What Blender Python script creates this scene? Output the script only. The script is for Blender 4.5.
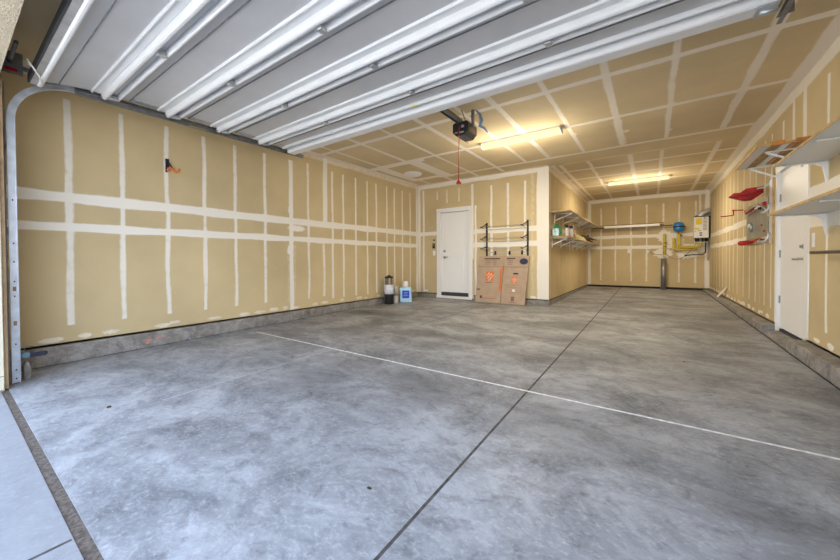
import bpy, bmesh, math, random
import numpy as np
from mathutils import Vector, Matrix
random.seed(7)
rng = np.random.default_rng(5)
for o in list(bpy.data.objects): bpy.data.objects.remove(o)
SC = bpy.context.scene
COL = SC.collection

# ------------------------------------------------------------------ camera
CAMZ = 1.0
cam = bpy.data.cameras.new('camera'); camo = bpy.data.objects.new('camera', cam); COL.objects.link(camo)
SC.camera = camo
cam.sensor_fit = 'HORIZONTAL'; cam.sensor_width = 36.0
cam.lens = 334.36 / 840 * 36.0
cam.shift_y = -(280 - 264.71) / 840
cam.clip_start = 0.02
yw, pt, rl = [math.radians(a) for a in (34.7089, 0.8485, -0.2921)]
fw = Vector((-math.sin(yw)*math.cos(pt), math.cos(yw)*math.cos(pt), -math.sin(pt)))
rt = Vector((math.cos(yw), math.sin(yw), 0)); up = rt.cross(fw)
r2 = rt*math.cos(rl) + up*math.sin(rl); u2 = -rt*math.sin(rl) + up*math.cos(rl)
M = Matrix((r2, u2, -fw)).transposed().to_4x4(); M.translation = Vector((0, 0, CAMZ))
camo.matrix_world = M

# ------------------------------------------------------------------ world / exposure
W = bpy.data.worlds.new('daylight'); SC.world = W; W.use_nodes = True
nt = W.node_tree; nt.nodes.clear()
wo = nt.nodes.new('ShaderNodeOutputWorld'); bg = nt.nodes.new('ShaderNodeBackground')
tc = nt.nodes.new('ShaderNodeTexCoord'); sx = nt.nodes.new('ShaderNodeSeparateXYZ')
cr = nt.nodes.new('ShaderNodeValToRGB')
cr.color_ramp.elements[0].position = 0.0; cr.color_ramp.elements[0].color = (0.80, 0.88, 1.0, 1)
cr.color_ramp.elements[1].position = 0.7; cr.color_ramp.elements[1].color = (0.52, 0.68, 1.0, 1)
nt.links.new(tc.outputs['Generated'], sx.inputs[0]); nt.links.new(sx.outputs['Z'], cr.inputs[0])
nt.links.new(cr.outputs[0], bg.inputs[0]); nt.links.new(bg.outputs[0], wo.inputs[0])
bg.inputs[1].default_value = 3.4
sun = bpy.data.lights.new('sun', 'SUN'); sun.energy = 34.0; sun.angle = math.radians(0.6); sun.color = (1.0, 0.93, 0.82)
suno = bpy.data.objects.new('sun', sun); COL.objects.link(suno)      # high behind the house: the drive in front lies in its shade
suno.rotation_euler = Vector((-0.25, -0.66, -0.75)).to_track_quat('-Z', 'Y').to_euler()
SC.view_settings.view_transform = 'Standard'; SC.view_settings.look = 'None'
SC.view_settings.exposure = 0.72; SC.view_settings.gamma = 1.0; SC.view_settings.use_curve_mapping = False
LAMP_POWER = 60.0       # watts in each ceiling fixture
LAMP_COL = (1.0, 0.88, 0.68)

# room
XL, XR, Y1, Y2, XP, H = -4.767, 1.255, 6.809, 11.617, -1.652, 2.813
SL, ZC, CW = 0.0126, 0.182, 0.129
YF = 0.285            # inner face of the front wall
def fz(y): return SL*y

# ------------------------------------------------------------------ materials
def mat(name, col, rough=0.6, metal=0.0, noise=0.0, nscale=20.0, bump=0.0, bscale=60.0, spec=0.5, emit=None, estr=0.0, alpha=None, trans=0.0):
    m = bpy.data.materials.new(name); m.use_nodes = True
    t = m.node_tree; b = t.nodes['Principled BSDF']
    b.inputs['Roughness'].default_value = rough; b.inputs['Metallic'].default_value = metal
    b.inputs['Specular IOR Level'].default_value = spec
    b.inputs['Base Color'].default_value = (*col, 1)
    if trans: b.inputs['Transmission Weight'].default_value = trans
    if noise > 0 or bump > 0:
        co = t.nodes.new('ShaderNodeTexCoord')
    if noise > 0:
        n = t.nodes.new('ShaderNodeTexNoise'); n.inputs['Scale'].default_value = nscale; n.inputs['Detail'].default_value = 6
        t.links.new(co.outputs['Object'], n.inputs['Vector'])
        r = t.nodes.new('ShaderNodeMapRange'); r.inputs['From Min'].default_value = 0.3; r.inputs['From Max'].default_value = 0.7
        t.links.new(n.outputs['Fac'], r.inputs['Value'])
        mx = t.nodes.new('ShaderNodeMix'); mx.data_type = 'RGBA'
        mx.inputs[6].default_value = (*[c*(1-noise) for c in col], 1); mx.inputs[7].default_value = (*[min(1, c*(1+noise)) for c in col], 1)
        t.links.new(r.outputs[0], mx.inputs[0]); t.links.new(mx.outputs[2], b.inputs['Base Color'])
    if bump > 0:
        n2 = t.nodes.new('ShaderNodeTexNoise'); n2.inputs['Scale'].default_value = bscale; n2.inputs['Detail'].default_value = 4
        t.links.new(co.outputs['Object'], n2.inputs['Vector'])
        bp = t.nodes.new('ShaderNodeBump'); bp.inputs['Strength'].default_value = bump; bp.inputs['Distance'].default_value = 0.01
        t.links.new(n2.outputs['Fac'], bp.inputs['Height']); t.links.new(bp.outputs[0], b.inputs['Normal'])
    if emit:
        b.inputs['Emission Color'].default_value = (*emit, 1); b.inputs['Emission Strength'].default_value = estr
    return m

def drywall_mat(name, paper, mudc, stain=(0.30, 0.22, 0.12)):
    m = bpy.data.materials.new(name); m.use_nodes = True
    t = m.node_tree; b = t.nodes['Principled BSDF']; L = t.links
    b.inputs['Roughness'].default_value = 0.85; b.inputs['Specular IOR Level'].default_value = 0.2
    co = t.nodes.new('ShaderNodeTexCoord')
    n = t.nodes.new('ShaderNodeTexNoise'); n.inputs['Scale'].default_value = 0.9; n.inputs['Detail'].default_value = 5
    L.new(co.outputs['Object'], n.inputs['Vector'])
    px = t.nodes.new('ShaderNodeMix'); px.data_type = 'RGBA'
    px.inputs[6].default_value = (*[c*0.90 for c in paper], 1); px.inputs[7].default_value = (*[c*1.10 for c in paper], 1)
    r = t.nodes.new('ShaderNodeMapRange'); r.inputs['From Min'].default_value = 0.35; r.inputs['From Max'].default_value = 0.65
    L.new(n.outputs['Fac'], r.inputs['Value']); L.new(r.outputs[0], px.inputs[0])
    # paint-thin smears of compound
    n3 = t.nodes.new('ShaderNodeTexNoise'); n3.inputs['Scale'].default_value = 14; n3.inputs['Detail'].default_value = 6
    L.new(co.outputs['Object'], n3.inputs['Vector'])
    at = t.nodes.new('ShaderNodeAttribute'); at.attribute_name = 'mud'
    add = t.nodes.new('ShaderNodeMath'); add.operation = 'MULTIPLY_ADD'; add.inputs[1].default_value = 0.55; 
    L.new(n3.outputs['Fac'], add.inputs[0]); L.new(at.outputs['Fac'], add.inputs[2])
    r3 = t.nodes.new('ShaderNodeMapRange'); r3.inputs['From Min'].default_value = 0.62; r3.inputs['From Max'].default_value = 0.98
    L.new(add.outputs[0], r3.inputs['Value'])
    mm = t.nodes.new('ShaderNodeMath'); mm.operation = 'MULTIPLY'
    cap = t.nodes.new('ShaderNodeMath'); cap.operation = 'MULTIPLY'; cap.inputs[1].default_value = 1.25; cap.use_clamp = True
    L.new(at.outputs['Fac'], cap.inputs[0]); L.new(r3.outputs[0], mm.inputs[0]); L.new(cap.outputs[0], mm.inputs[1])
    mx = t.nodes.new('ShaderNodeMix'); mx.data_type = 'RGBA'
    L.new(mm.outputs[0], mx.inputs[0]); L.new(px.outputs[2], mx.inputs[6]); mx.inputs[7].default_value = (*mudc, 1)
    L.new(mx.outputs[2], b.inputs['Base Color'])
    bp = t.nodes.new('ShaderNodeBump'); bp.inputs['Strength'].default_value = 0.25; bp.inputs['Distance'].default_value = 0.004
    L.new(mm.outputs[0], bp.inputs['Height']); L.new(bp.outputs[0], b.inputs['Normal'])
    return m

def concrete_mat(name, c0, c1, dark, rough=0.6, sc=1.0, stretch=(1, 1, 1)):
    m = bpy.data.materials.new(name); m.use_nodes = True
    t = m.node_tree; b = t.nodes['Principled BSDF']; L = t.links
    co = t.nodes.new('ShaderNodeTexCoord'); mp = t.nodes.new('ShaderNodeMapping'); mp.inputs['Scale'].default_value = stretch
    L.new(co.outputs['Object'], mp.inputs[0])
    def noise(scale, det=8, dist=0.0, rg=0.6):
        n = t.nodes.new('ShaderNodeTexNoise'); n.inputs['Scale'].default_value = scale; n.inputs['Detail'].default_value = det
        n.inputs['Distortion'].default_value = dist; n.inputs['Roughness'].default_value = rg; L.new(mp.outputs[0], n.inputs['Vector']); return n
    def rng_(src, a, bb, lo=0.0, hi=1.0):
        r = t.nodes.new('ShaderNodeMapRange'); r.inputs['From Min'].default_value = a; r.inputs['From Max'].default_value = bb
        r.inputs['To Min'].default_value = lo; r.inputs['To Max'].default_value = hi
        L.new(src, r.inputs['Value']); return r.outputs[0]
    def mix(f, a, bb):
        x = t.nodes.new('ShaderNodeMix'); x.data_type = 'RGBA'; L.new(f, x.inputs[0])
        for k, v in ((6, a), (7, bb)):
            if isinstance(v, tuple): x.inputs[k].default_value = (*v, 1)
            else: L.new(v, x.inputs[k])
        return x.outputs[2]
    a = noise(1.6*sc, 10, 0.6, 0.72); c = mix(rng_(a.outputs['Fac'], 0.36, 0.64), c0, c1)
    e = noise(0.9*sc, 8, 0.8, 0.7); c = mix(rng_(e.outputs['Fac'], 0.52, 0.72, 0, 0.7), c, dark)
    g = noise(9*sc, 8, 0.8, 0.7); c = mix(rng_(g.outputs['Fac'], 0.50, 0.68, 0, 0.55), c, dark)
    g2 = noise(21*sc, 8, 1.4, 0.75); c = mix(rng_(g2.outputs['Fac'], 0.50, 0.70, 0, 0.35), c, tuple(min(1, x*1.25) for x in c1))
    h = noise(38*sc, 4); c = mix(rng_(h.outputs['Fac'], 0.54, 0.72, 0, 0.3), c, tuple(min(1, x*1.5) for x in c1))
    at = t.nodes.new('ShaderNodeAttribute'); at.attribute_name = 'stain'
    c = mix(at.outputs['Fac'], c, dark)
    L.new(c, b.inputs['Base Color'])
    L.new(rng_(a.outputs['Fac'], 0.3, 0.7, rough+0.1, rough-0.12), b.inputs['Roughness'])
    b.inputs['Specular IOR Level'].default_value = 0.5
    bp = t.nodes.new('ShaderNodeBump'); bp.inputs['Strength'].default_value = 0.12; bp.inputs['Distance'].default_value = 0.006
    L.new(g.outputs['Fac'], bp.inputs['Height']); L.new(bp.outputs[0], b.inputs['Normal'])
    return m

MT = {}
MT['wall'] = drywall_mat('taped drywall', (0.61, 0.48, 0.268), (0.87, 0.815, 0.71))
MT['ceil'] = drywall_mat('taped ceiling drywall', (0.66, 0.535, 0.33), (0.88, 0.81, 0.71))
MT['floor'] = concrete_mat('garage concrete', (0.165, 0.168, 0.173), (0.40, 0.405, 0.415), (0.065, 0.064, 0.065), 0.55, stretch=(1.0, 1.35, 1))
MT['drive'] = concrete_mat('driveway concrete', (0.225, 0.226, 0.23), (0.265, 0.266, 0.27), (0.195, 0.196, 0.20), 0.8)
MT['curb'] = concrete_mat('rough curb concrete', (0.17, 0.15, 0.13), (0.36, 0.335, 0.30), (0.07, 0.062, 0.055), 0.85, 4)
MT['joint'] = mat('dark joint', (0.07, 0.062, 0.05), 0.9, noise=0.5, nscale=25)
MT['caulk'] = mat('white caulk', (0.88, 0.88, 0.87), 0.8, noise=0.35, nscale=30)
MT['gap'] = mat('dark gap', (0.02, 0.018, 0.015), 0.9)
MT['fiber'] = mat('expansion strip', (0.11, 0.085, 0.065), 0.95, noise=0.5, nscale=60, bump=0.6, bscale=80)
MT['stucco'] = mat('sand stucco', (0.56, 0.47, 0.33), 0.9, noise=0.16, nscale=70, bump=0.8, bscale=120)
MT['trimpaint'] = mat('beige trim paint', (0.66, 0.61, 0.46), 0.7, noise=0.05, nscale=9)
MT['doorgrey'] = mat('painted steel panel', (0.54, 0.54, 0.545), 0.38, noise=0.05, nscale=3, bump=0.04, bscale=9)
MT['doorwhite'] = mat('white painted strut', (0.78, 0.785, 0.775), 0.28, noise=0.03, nscale=5)
MT['galv'] = mat('galvanised steel', (0.55, 0.58, 0.62), 0.38, 0.75, noise=0.14, nscale=14)
MT['galvdark'] = mat('dull galvanised steel', (0.26, 0.26, 0.26), 0.5, 0.6, noise=0.25, nscale=16)
MT['rubber'] = mat('black rubber', (0.03, 0.03, 0.03), 0.7)
MT['black'] = mat('black plastic', (0.018, 0.017, 0.018), 0.35)
MT['blackmetal'] = mat('black metal', (0.03, 0.028, 0.026), 0.45, 0.3)
MT['bronze'] = mat('bronze rod', (0.085, 0.06, 0.045), 0.35, 0.6)
MT['white'] = mat('white paint', (0.88, 0.865, 0.82), 0.4)
MT['whiteplastic'] = mat('white plastic', (0.85, 0.84, 0.80), 0.35)
MT['offwhite'] = mat('off white door paint', (0.90, 0.885, 0.85), 0.42)
MT['melamine'] = mat('white melamine', (0.66, 0.68, 0.68), 0.35)
MT['wood'] = mat('raw pine', (0.56, 0.36, 0.13), 0.6, noise=0.28, nscale=11)
MT['woodorange'] = mat('orange varnished wood', (0.58, 0.24, 0.05), 0.5, noise=0.4, nscale=14)
MT['wooddark'] = mat('dull brown wood', (0.36, 0.24, 0.09), 0.7, noise=0.35, nscale=9)
MT['red'] = mat('red enamel', (0.50, 0.012, 0.014), 0.35)
MT['redfabric'] = mat('red coated fabric', (0.40, 0.008, 0.010), 0.45, noise=0.35, nscale=8)
MT['orange'] = mat('orange print', (0.80, 0.20, 0.035), 0.7)
MT['yellow'] = mat('yellow sticker', (0.86, 0.68, 0.03), 0.6)
MT['pipeyellow'] = mat('yellow pipe wrap', (0.62, 0.47, 0.05), 0.55, noise=0.2, nscale=30)
MT['blue'] = mat('blue enamel', (0.02, 0.22, 0.55), 0.3)
MT['jugblue'] = mat('pale blue liquid in plastic', (0.42, 0.66, 0.82), 0.25, noise=0.1, nscale=8)
MT['labelblue'] = mat('blue label', (0.015, 0.06, 0.50), 0.5)
MT['cardboard'] = mat('brown cardboard', (0.48, 0.345, 0.235), 0.85, noise=0.08, nscale=7)
MT['cardedge'] = mat('cardboard edge', (0.34, 0.22, 0.13), 0.9)
MT['ink'] = mat('dark print', (0.035, 0.03, 0.04), 0.8)
MT['inkfaint'] = mat('brown print', (0.24, 0.14, 0.08), 0.8)
MT['brass'] = mat('brass', (0.24, 0.17, 0.075), 0.35, 0.1)
MT['greybottle'] = mat('tan grey canister', (0.52, 0.47, 0.40), 0.4, noise=0.1, nscale=9)
MT['greenplastic'] = mat('green plastic', (0.02, 0.24, 0.09), 0.35)
MT['purple'] = mat('dark purple plastic', (0.045, 0.02, 0.13), 0.35)
MT['labelmix'] = mat('pale aqua label', (0.50, 0.70, 0.72), 0.5, noise=0.5, nscale=22)
MT['olive'] = mat('olive cardboard', (0.36, 0.31, 0.13), 0.8, noise=0.1, nscale=10)
MT['twig'] = mat('dark brown bark', (0.05, 0.03, 0.018), 0.9, noise=0.4, nscale=25)
MT['foil'] = mat('foil duct', (0.70, 0.70, 0.70), 0.35, 0.6, bump=0.8, bscale=40)
MT['grey'] = mat('grey steel', (0.33, 0.34, 0.33), 0.4, 0.5, noise=0.15, nscale=8)
MT['panelgrey'] = mat('grey sheet metal', (0.36, 0.36, 0.31), 0.35, 0.45, noise=0.2, nscale=6)
MT['bluefilm'] = mat('blue plastic film', (0.22, 0.32, 0.46), 0.3)
MT['cyan'] = mat('blue grey plastic', (0.10, 0.19, 0.24), 0.4)
MT['navy'] = mat('navy plastic', (0.012, 0.014, 0.035), 0.4)
MT['pinkspray'] = mat('pink marking paint', (0.62, 0.24, 0.17), 0.8)
MT['bluespray'] = mat('blue marking paint', (0.05, 0.09, 0.45), 0.8)
MT['tape'] = mat('paper joint tape', (0.80, 0.77, 0.70), 0.8)
MT['rawwood'] = mat('jamb lumber', (0.28, 0.18, 0.09), 0.8, noise=0.3, nscale=12)
MT['lens'] = mat('glowing lamp lens', (0.03, 0.027, 0.015), 0.5, emit=(1.0, 0.88, 0.42), estr=0.80)
MT['threshold'] = mat('bronze threshold', (0.05, 0.045, 0.06), 0.5)

# ------------------------------------------------------------------ mesh helpers
class MB:
    def __init__(s): s.v = []; s.f = []; s.m = []; s.sm = []
    def add(s, vs, fs, mi=0, smooth=False):
        n = len(s.v); s.v += [tuple(map(float, a)) for a in vs]
        for f in fs: s.f.append([n+i for i in f]); s.m.append(mi); s.sm.append(smooth)
        return s
    def box(s, x0, x1, y0, y1, z0, z1, mi=0):
        if x0 > x1: x0, x1 = x1, x0
        if y0 > y1: y0, y1 = y1, y0
        if z0 > z1: z0, z1 = z1, z0
        return s.add([(x0,y0,z0),(x1,y0,z0),(x1,y1,z0),(x0,y1,z0),(x0,y0,z1),(x1,y0,z1),(x1,y1,z1),(x0,y1,z1)],
                     [(0,3,2,1),(4,5,6,7),(0,1,5,4),(1,2,6,5),(2,3,7,6),(3,0,4,7)], mi)
    def bar(s, p, q, w, h, mi=0, upv=(0,0,1)):
        p, q = Vector(p), Vector(q); d = (q-p).normalized(); u = Vector(upv)
        if abs(d.dot(u)) > .98: u = Vector((0,1,0))
        a = d.cross(u).normalized()*w/2; b = a.cross(d).normalized()*h/2
        vs = [p-a-b, p+a-b, p+a+b, p-a+b, q-a-b, q+a-b, q+a+b, q-a+b]
        return s.add(vs, [(0,1,2,3),(7,6,5,4),(0,4,5,1),(1,5,6,2),(2,6,7,3),(3,7,4,0)], mi)
    def tube(s, pts, r, seg=10, mi=0, cap=True):
        pts = [Vector(p) for p in pts]; rs = r if isinstance(r, (list, tuple)) else [r]*len(pts)
        n0 = len(s.v); u = None; vs = []
        for i, p in enumerate(pts):
            d = (pts[min(i+1, len(pts)-1)]-pts[max(i-1, 0)]).normalized()
            if u is None:
                u = Vector((0,0,1)) if abs(d.z) < .9 else Vector((1,0,0))
            u = (u - d*u.dot(d)).normalized(); w = d.cross(u)
            for k in range(seg):
                a = 2*math.pi*k/seg; vs.append(p + (u*math.cos(a)+w*math.sin(a))*rs[i])
        fs = []
        for i in range(len(pts)-1):
            for k in range(seg):
                k2 = (k+1) % seg; fs.append((i*seg+k, i*seg+k2, (i+1)*seg+k2, (i+1)*seg+k))
        s.add(vs, fs, mi, True)
        if cap:
            m = len(vs); s.f.append([n0+k for k in range(seg)][::-1]); s.m.append(mi); s.sm.append(False)
            s.f.append([n0+m-seg+k for k in range(seg)]); s.m.append(mi); s.sm.append(False)
        return s
    def lathe(s, c, prof, seg=20, mi=0, axis='z', sx=1.0, sy=1.0):
        vs = []
        for r, h in prof:
            for k in range(seg):
                a = 2*math.pi*k/seg; x, y = r*math.cos(a)*sx, r*math.sin(a)*sy
                if axis == 'z': vs.append((c[0]+x, c[1]+y, c[2]+h))
                elif axis == 'x': vs.append((c[0]+h, c[1]+x, c[2]+y))
                else: vs.append((c[0]+x, c[1]+h, c[2]+y))
        fs = []
        for i in range(len(prof)-1):
            for k in range(seg):
                k2 = (k+1) % seg; fs.append((i*seg+k, i*seg+k2, (i+1)*seg+k2, (i+1)*seg+k))
        n0 = len(s.v); s.add(vs, fs, mi, True)
        s.f.append([n0+k for k in range(seg)][::-1]); s.m.append(mi); s.sm.append(False)
        s.f.append([n0+len(vs)-seg+k for k in range(seg)]); s.m.append(mi); s.sm.append(False)
        return s
    def prism(s, poly, d, mi=0, mi_side=None):
        """poly: 3D points, extruded by vector d"""
        n = len(poly); d = Vector(d); vs = [Vector(p) for p in poly]+[Vector(p)+d for p in poly]
        s.add(vs, [tuple(range(n))[::-1], tuple(range(n, 2*n))], mi)
        n0 = len(s.v)-2*n
        for i in range(n):
            j = (i+1) % n; s.f.append([n0+i, n0+j, n0+n+j, n0+n+i]); s.m.append(mi if mi_side is None else mi_side); s.sm.append(False)
        return s
    def build(s, name, mats, parent=None, org=None, bevel=0.0, fix=True):
        if org is None: org = root_loc(parent) if parent else Vector((0,0,0))
        me = bpy.data.meshes.new(name)
        me.from_pydata([tuple(Vector(a)-org) for a in s.v], [], s.f)
        if not isinstance(mats, (list, tuple)): mats = [mats]
        for m in mats: me.materials.append(m)
        me.polygons.foreach_set('material_index', s.m); me.polygons.foreach_set('use_smooth', s.sm)
        if fix:
            bm = bmesh.new(); bm.from_mesh(me); bmesh.ops.recalc_face_normals(bm, faces=bm.faces); bm.to_mesh(me); bm.free()
        o = bpy.data.objects.new(name, me); COL.objects.link(o)
        if parent: o.parent = parent
        else: o.location = org
        if bevel:
            b = o.modifiers.new('bevel', 'BEVEL'); b.width = bevel; b.segments = 2; b.limit_method = 'ANGLE'
        return o

def root_loc(o):
    while o.parent: o = o.parent
    return Vector(o.location)
def tag(o, label=None, cat=None, group=None, kind=None):
    if label: o['label'] = label
    if cat: o['category'] = cat
    if group: o['group'] = group
    if kind: o['kind'] = kind
    return o
def thing(name, label, cat, loc, group=None):
    o = bpy.data.objects.new(name, None); COL.objects.link(o); o.location = loc; o.empty_display_size = 0.1
    return tag(o, label, cat, group)
def copy_tree(o, loc, label, parent=None):
    c = o.copy(); COL.objects.link(c)
    if parent: c.parent = parent
    else: c.location = loc; c['label'] = label
    for ch in list(o.children): copy_tree(ch, None, None, c)
    return c
def text_mesh(name, body, size, mt, origin, xdir, ydir, parent, ext=0.0006, align='CENTER', sx=1.0):
    cu = bpy.data.curves.new(name, 'FONT'); cu.body = body; cu.size = size; cu.extrude = ext; cu.align_x = align; cu.align_y = 'CENTER'
    t = bpy.data.objects.new(name+'_tmp', cu); COL.objects.link(t); bpy.context.view_layer.update()
    me = bpy.data.meshes.new_from_object(t.evaluated_get(bpy.context.evaluated_depsgraph_get()))
    bpy.data.objects.remove(t)
    x, y = Vector(xdir).normalized(), Vector(ydir).normalized(); z = x.cross(y)
    o = bpy.data.objects.new(name, me); COL.objects.link(o); me.materials.clear(); me.materials.append(mt)
    R = Matrix((x*sx, y, z)).transposed().to_4x4(); R.translation = Vector(origin)-root_loc(parent)
    me.transform(R); o.parent = parent
    return o

# ------------------------------------------------------------------ setting: drywall surfaces with taped joints
def wob(t, seed, amp=1.0):
    r = np.random.default_rng(seed); s = np.zeros_like(t, dtype=float)
    for k in range(6):
        s += r.uniform(-1, 1)*np.sin(t*r.uniform(1.2, 9)+r.uniform(0, 6.3))/(1+k*.4)
    return s*amp*0.4
class Mud:
    """amount of joint compound over a wall, a = along, b = up"""
    def __init__(s, A, B): s.A, s.B = A, B; s.m = np.zeros_like(A); s.k = 1
    def put(s, d, amt): s.m = np.maximum(s.m, np.clip(d, 0, 1)*amt)
    def vstrip(s, a, b0, b1, w=0.03, amt=0.9, soft=0.014, tilt=0.0):
        s.k += 1; c = a+wob(s.B, s.k, 0.012)+tilt*(s.B-b0); ww = w*(1+wob(s.B, s.k+900, 0.22))
        d = np.minimum(np.clip((ww-abs(s.A-c))/soft+.5, 0, 1), np.clip((np.minimum(s.B-b0, b1-s.B))/0.012+.5, 0, 1)); s.put(d, amt)
    def hstrip(s, b, a0, a1, w=0.045, amt=1.0, soft=0.02, wa=0.012, tilt=0.0):
        s.k += 1; c = b+wob(s.A, s.k, wa)+tilt*(s.A-a0); ww = w*(1+wob(s.A*1.3, s.k+900, 0.25))
        d = np.minimum(np.clip((ww-abs(s.B-c))/soft+.5, 0, 1), np.clip((np.minimum(s.A-a0, a1-s.A))/0.02+.5, 0, 1)); s.put(d, amt)
    def blob(s, a, b, ra, rb, amt=0.9, soft=0.4):
        s.k += 1; ang = np.arctan2((s.B-b)/rb, (s.A-a)/ra); r = np.hypot((s.A-a)/ra, (s.B-b)/rb)
        s.put((1+wob(ang*2, s.k, 0.25)-r)/soft, amt)

def seg_axis(stops, step):
    out = []
    for a, b in zip(stops[:-1], stops[1:]):
        n = max(1, int(round((b-a)/step))); out += list(np.linspace(a, b, n+1)[:-1])
    return np.array(out+[stops[-1]])

def surface(name, m, astops, bstops, step, fn, pos, holes=(), flip=False, back=None):
    a = seg_axis(astops, step); b = seg_axis(bstops, step); A, B = np.meshgrid(a, b, indexing='ij')
    mud = Mud(A, B); fn(mud)
    V = pos(A, B).reshape(-1, 3); na, nb = len(a), len(b)
    I = np.arange(na*nb).reshape(na, nb); q = np.stack([I[:-1, :-1], I[1:, :-1], I[1:, 1:], I[:-1, 1:]], -1).reshape(-1, 4)
    if flip: q = q[:, ::-1]
    ca = (A[:-1, :-1]+A[1:, 1:])/2; cb = (B[:-1, :-1]+B[1:, 1:])/2; keep = np.ones(ca.shape, bool)
    for (a0, a1, b0, b1) in holes: keep &= ~((ca > a0) & (ca < a1) & (cb > b0) & (cb < b1))
    q = q[keep.ravel()]
    verts = V.tolist(); faces = q.tolist(); nq = len(faces); ng = len(verts)
    if back:
        mb = MB()
        for bx in back: mb.box(*bx)
        verts += mb.v; faces += [[i+ng for i in f] for f in mb.f]
    me = bpy.data.meshes.new(name); me.from_pydata(verts, [], faces); me.materials.append(m)
    at = me.attributes.new('mud', 'FLOAT', 'POINT'); vals = np.zeros(len(verts), dtype=np.float32); vals[:ng] = mud.m.ravel()
    at.data.foreach_set('value', vals)
    o = bpy.data.objects.new(name, me); COL.objects.link(o); tag(o, kind='structure')
    return o

BOT = ZC+0.02
def bottom_dabs(mud, a0, a1, seed, step=0.41, amt=.85):
    r = np.random.default_rng(seed); a = a0+.2
    while a < a1-.1:
        mud.blob(a+r.uniform(-.04, .04), BOT+.04+r.uniform(-.01, .015), r.uniform(.06, .14), r.uniform(.025, .045), amt, .35); a += step*.5 if r.random() < .45 else step
def bands(mud, a0, a1, w1=.055, w2=.048):
    mud.hstrip(1.635, a0, a1, w1, 1.0, .025); mud.hstrip(1.345, a0, a1, w2, 1.0, .022)

def left_fn(m):
    for i, y in enumerate([.756, 1.165, 1.577, 1.985, 2.378, 2.81]): m.vstrip(y, .36, 2.61, .028 if i else .034, .74, .02)
    m.vstrip(3.25, .20, 2.61, .038, .95); m.vstrip(3.25, .3, 1.25, .10, .45, .06); m.vstrip(3.58, .35, 2.64, .027, .7)
    m.blob(3.24, 1.80, .06, .10, .8); m.blob(3.22, 1.16, .06, .10, .95)
    m.vstrip(3.935, 1.6, H, .05, .85, .02); m.vstrip(3.90, .36, 1.3, .03, .7)
    for y in [4.10, 4.36, 4.68, 5.005, 5.277, 5.617, 5.878, 6.17, 6.476]: m.vstrip(y, .30, 2.61, .027, .75)
    bands(m, .3, Y1, .055, .045); m.hstrip(1.635, .3, Y1, .085, .30, .06); m.hstrip(1.345, .3, Y1, .08, .28, .06); m.hstrip(1.70, .6, 1.5, .03, .35, .03, tilt=-.03); m.hstrip(1.25, 1.0, 2.2, .02, .3, .02, tilt=.02); m.blob(2.0, 1.78, .15, .02, .35); m.blob(1.1, 1.95, .08, .04, .25); m.blob(3.35, 1.52, .22, .07, .8); m.hstrip(1.50, 3.9, 6.6, .05, .3, .05); m.hstrip(1.22, .35, 2.8, .03, .22, .04)
    m.blob(2.3, 1.46, .22, .05, .3); m.blob(4.3, 1.22, .25, .04, .3)
    m.vstrip(Y1-.05, 0, H, .045, .8, .03); m.hstrip(H-.035, .3, Y1, .05, .6, .03)
    bottom_dabs(m, .45, Y1, 3, .41, .62); r = np.random.default_rng(2)
    for k in range(30): m.blob(r.uniform(.5, 6.6), r.uniform(.5, 2.5), .012, .012, .6)
surface('wall_left', MT['wall'], [YF, Y1], [BOT, H], 0.014, left_fn,
        lambda A, B: np.stack([np.full_like(A, XL), A, B], -1), back=[(XL-.14, XL-.004, YF-.2, Y1+.1, 0, H+.05)])

def right_fn(m):
    for y in [1.2, 1.6, 2.0, 2.4, 2.8, 3.2, 3.6, 4.015, 4.417]: m.vstrip(y, .34, 2.6, .030, .78)
    m.vstrip(4.84, BOT, 2.0, .03, 1.0); m.vstrip(4.96, 1.9, H-.1, .05, .8); m.vstrip(5.28, 1.9, 2.7, .04, .8); m.vstrip(5.62, 2.0, 2.6, .035, .8)
    for y in [6.07, 6.375, 6.85, 7.22, 7.64, 8.12, 8.47, 8.83, 9.19, 9.6, 10.0, 10.4, 10.8, 11.2]: m.vstrip(y, .35, 2.58, .03, .72)
    m.vstrip(7.9, .35, 2.58, .03, .4); m.vstrip(6.6, .35, 1.2, .03, .5)
    m.hstrip(1.60, .4, 4.86, .075, 1.0, .03); m.hstrip(1.35, .4, 4.86, .075, 1.0, .03)
    m.hstrip(1.58, 5.98, Y2, .055, .9, .025); m.hstrip(1.30, 5.98, Y2, .05, .9, .025)
    m.vstrip(Y2-.06, 0, H, .07, .7, .03); m.hstrip(H-.06, .3, Y2, .075, .75, .04); m.blob(4.75, 2.45, .15, .25, .25); m.blob(4.5, 2.3, .3, .1, .2)
    m.blob(5.2, 2.2, .1, .3, .3)
    bottom_dabs(m, .5, 4.8, 8, .3, .9); bottom_dabs(m, 5.98, Y2, 9, .3, .9)
D2 = (4.885, 5.83, 0.0, 2.09)
surface('wall_right', MT['wall'], [YF, D2[0], D2[1], Y2], [BOT, D2[3], H], 0.016, right_fn,
        lambda A, B: np.stack([np.full_like(A, XR), A, B], -1), holes=[D2], flip=True,
        back=[(XR+.004, XR+.14, YF-.2, D2[0], 0, H+.05), (XR+.004, XR+.14, D2[1], Y2+.1, 0, H+.05), (XR+.004, XR+.14, D2[0], D2[1], D2[3], H+.05), (XR+.13, XR+.14, D2[0], D2[1], 0, D2[3])])

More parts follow.
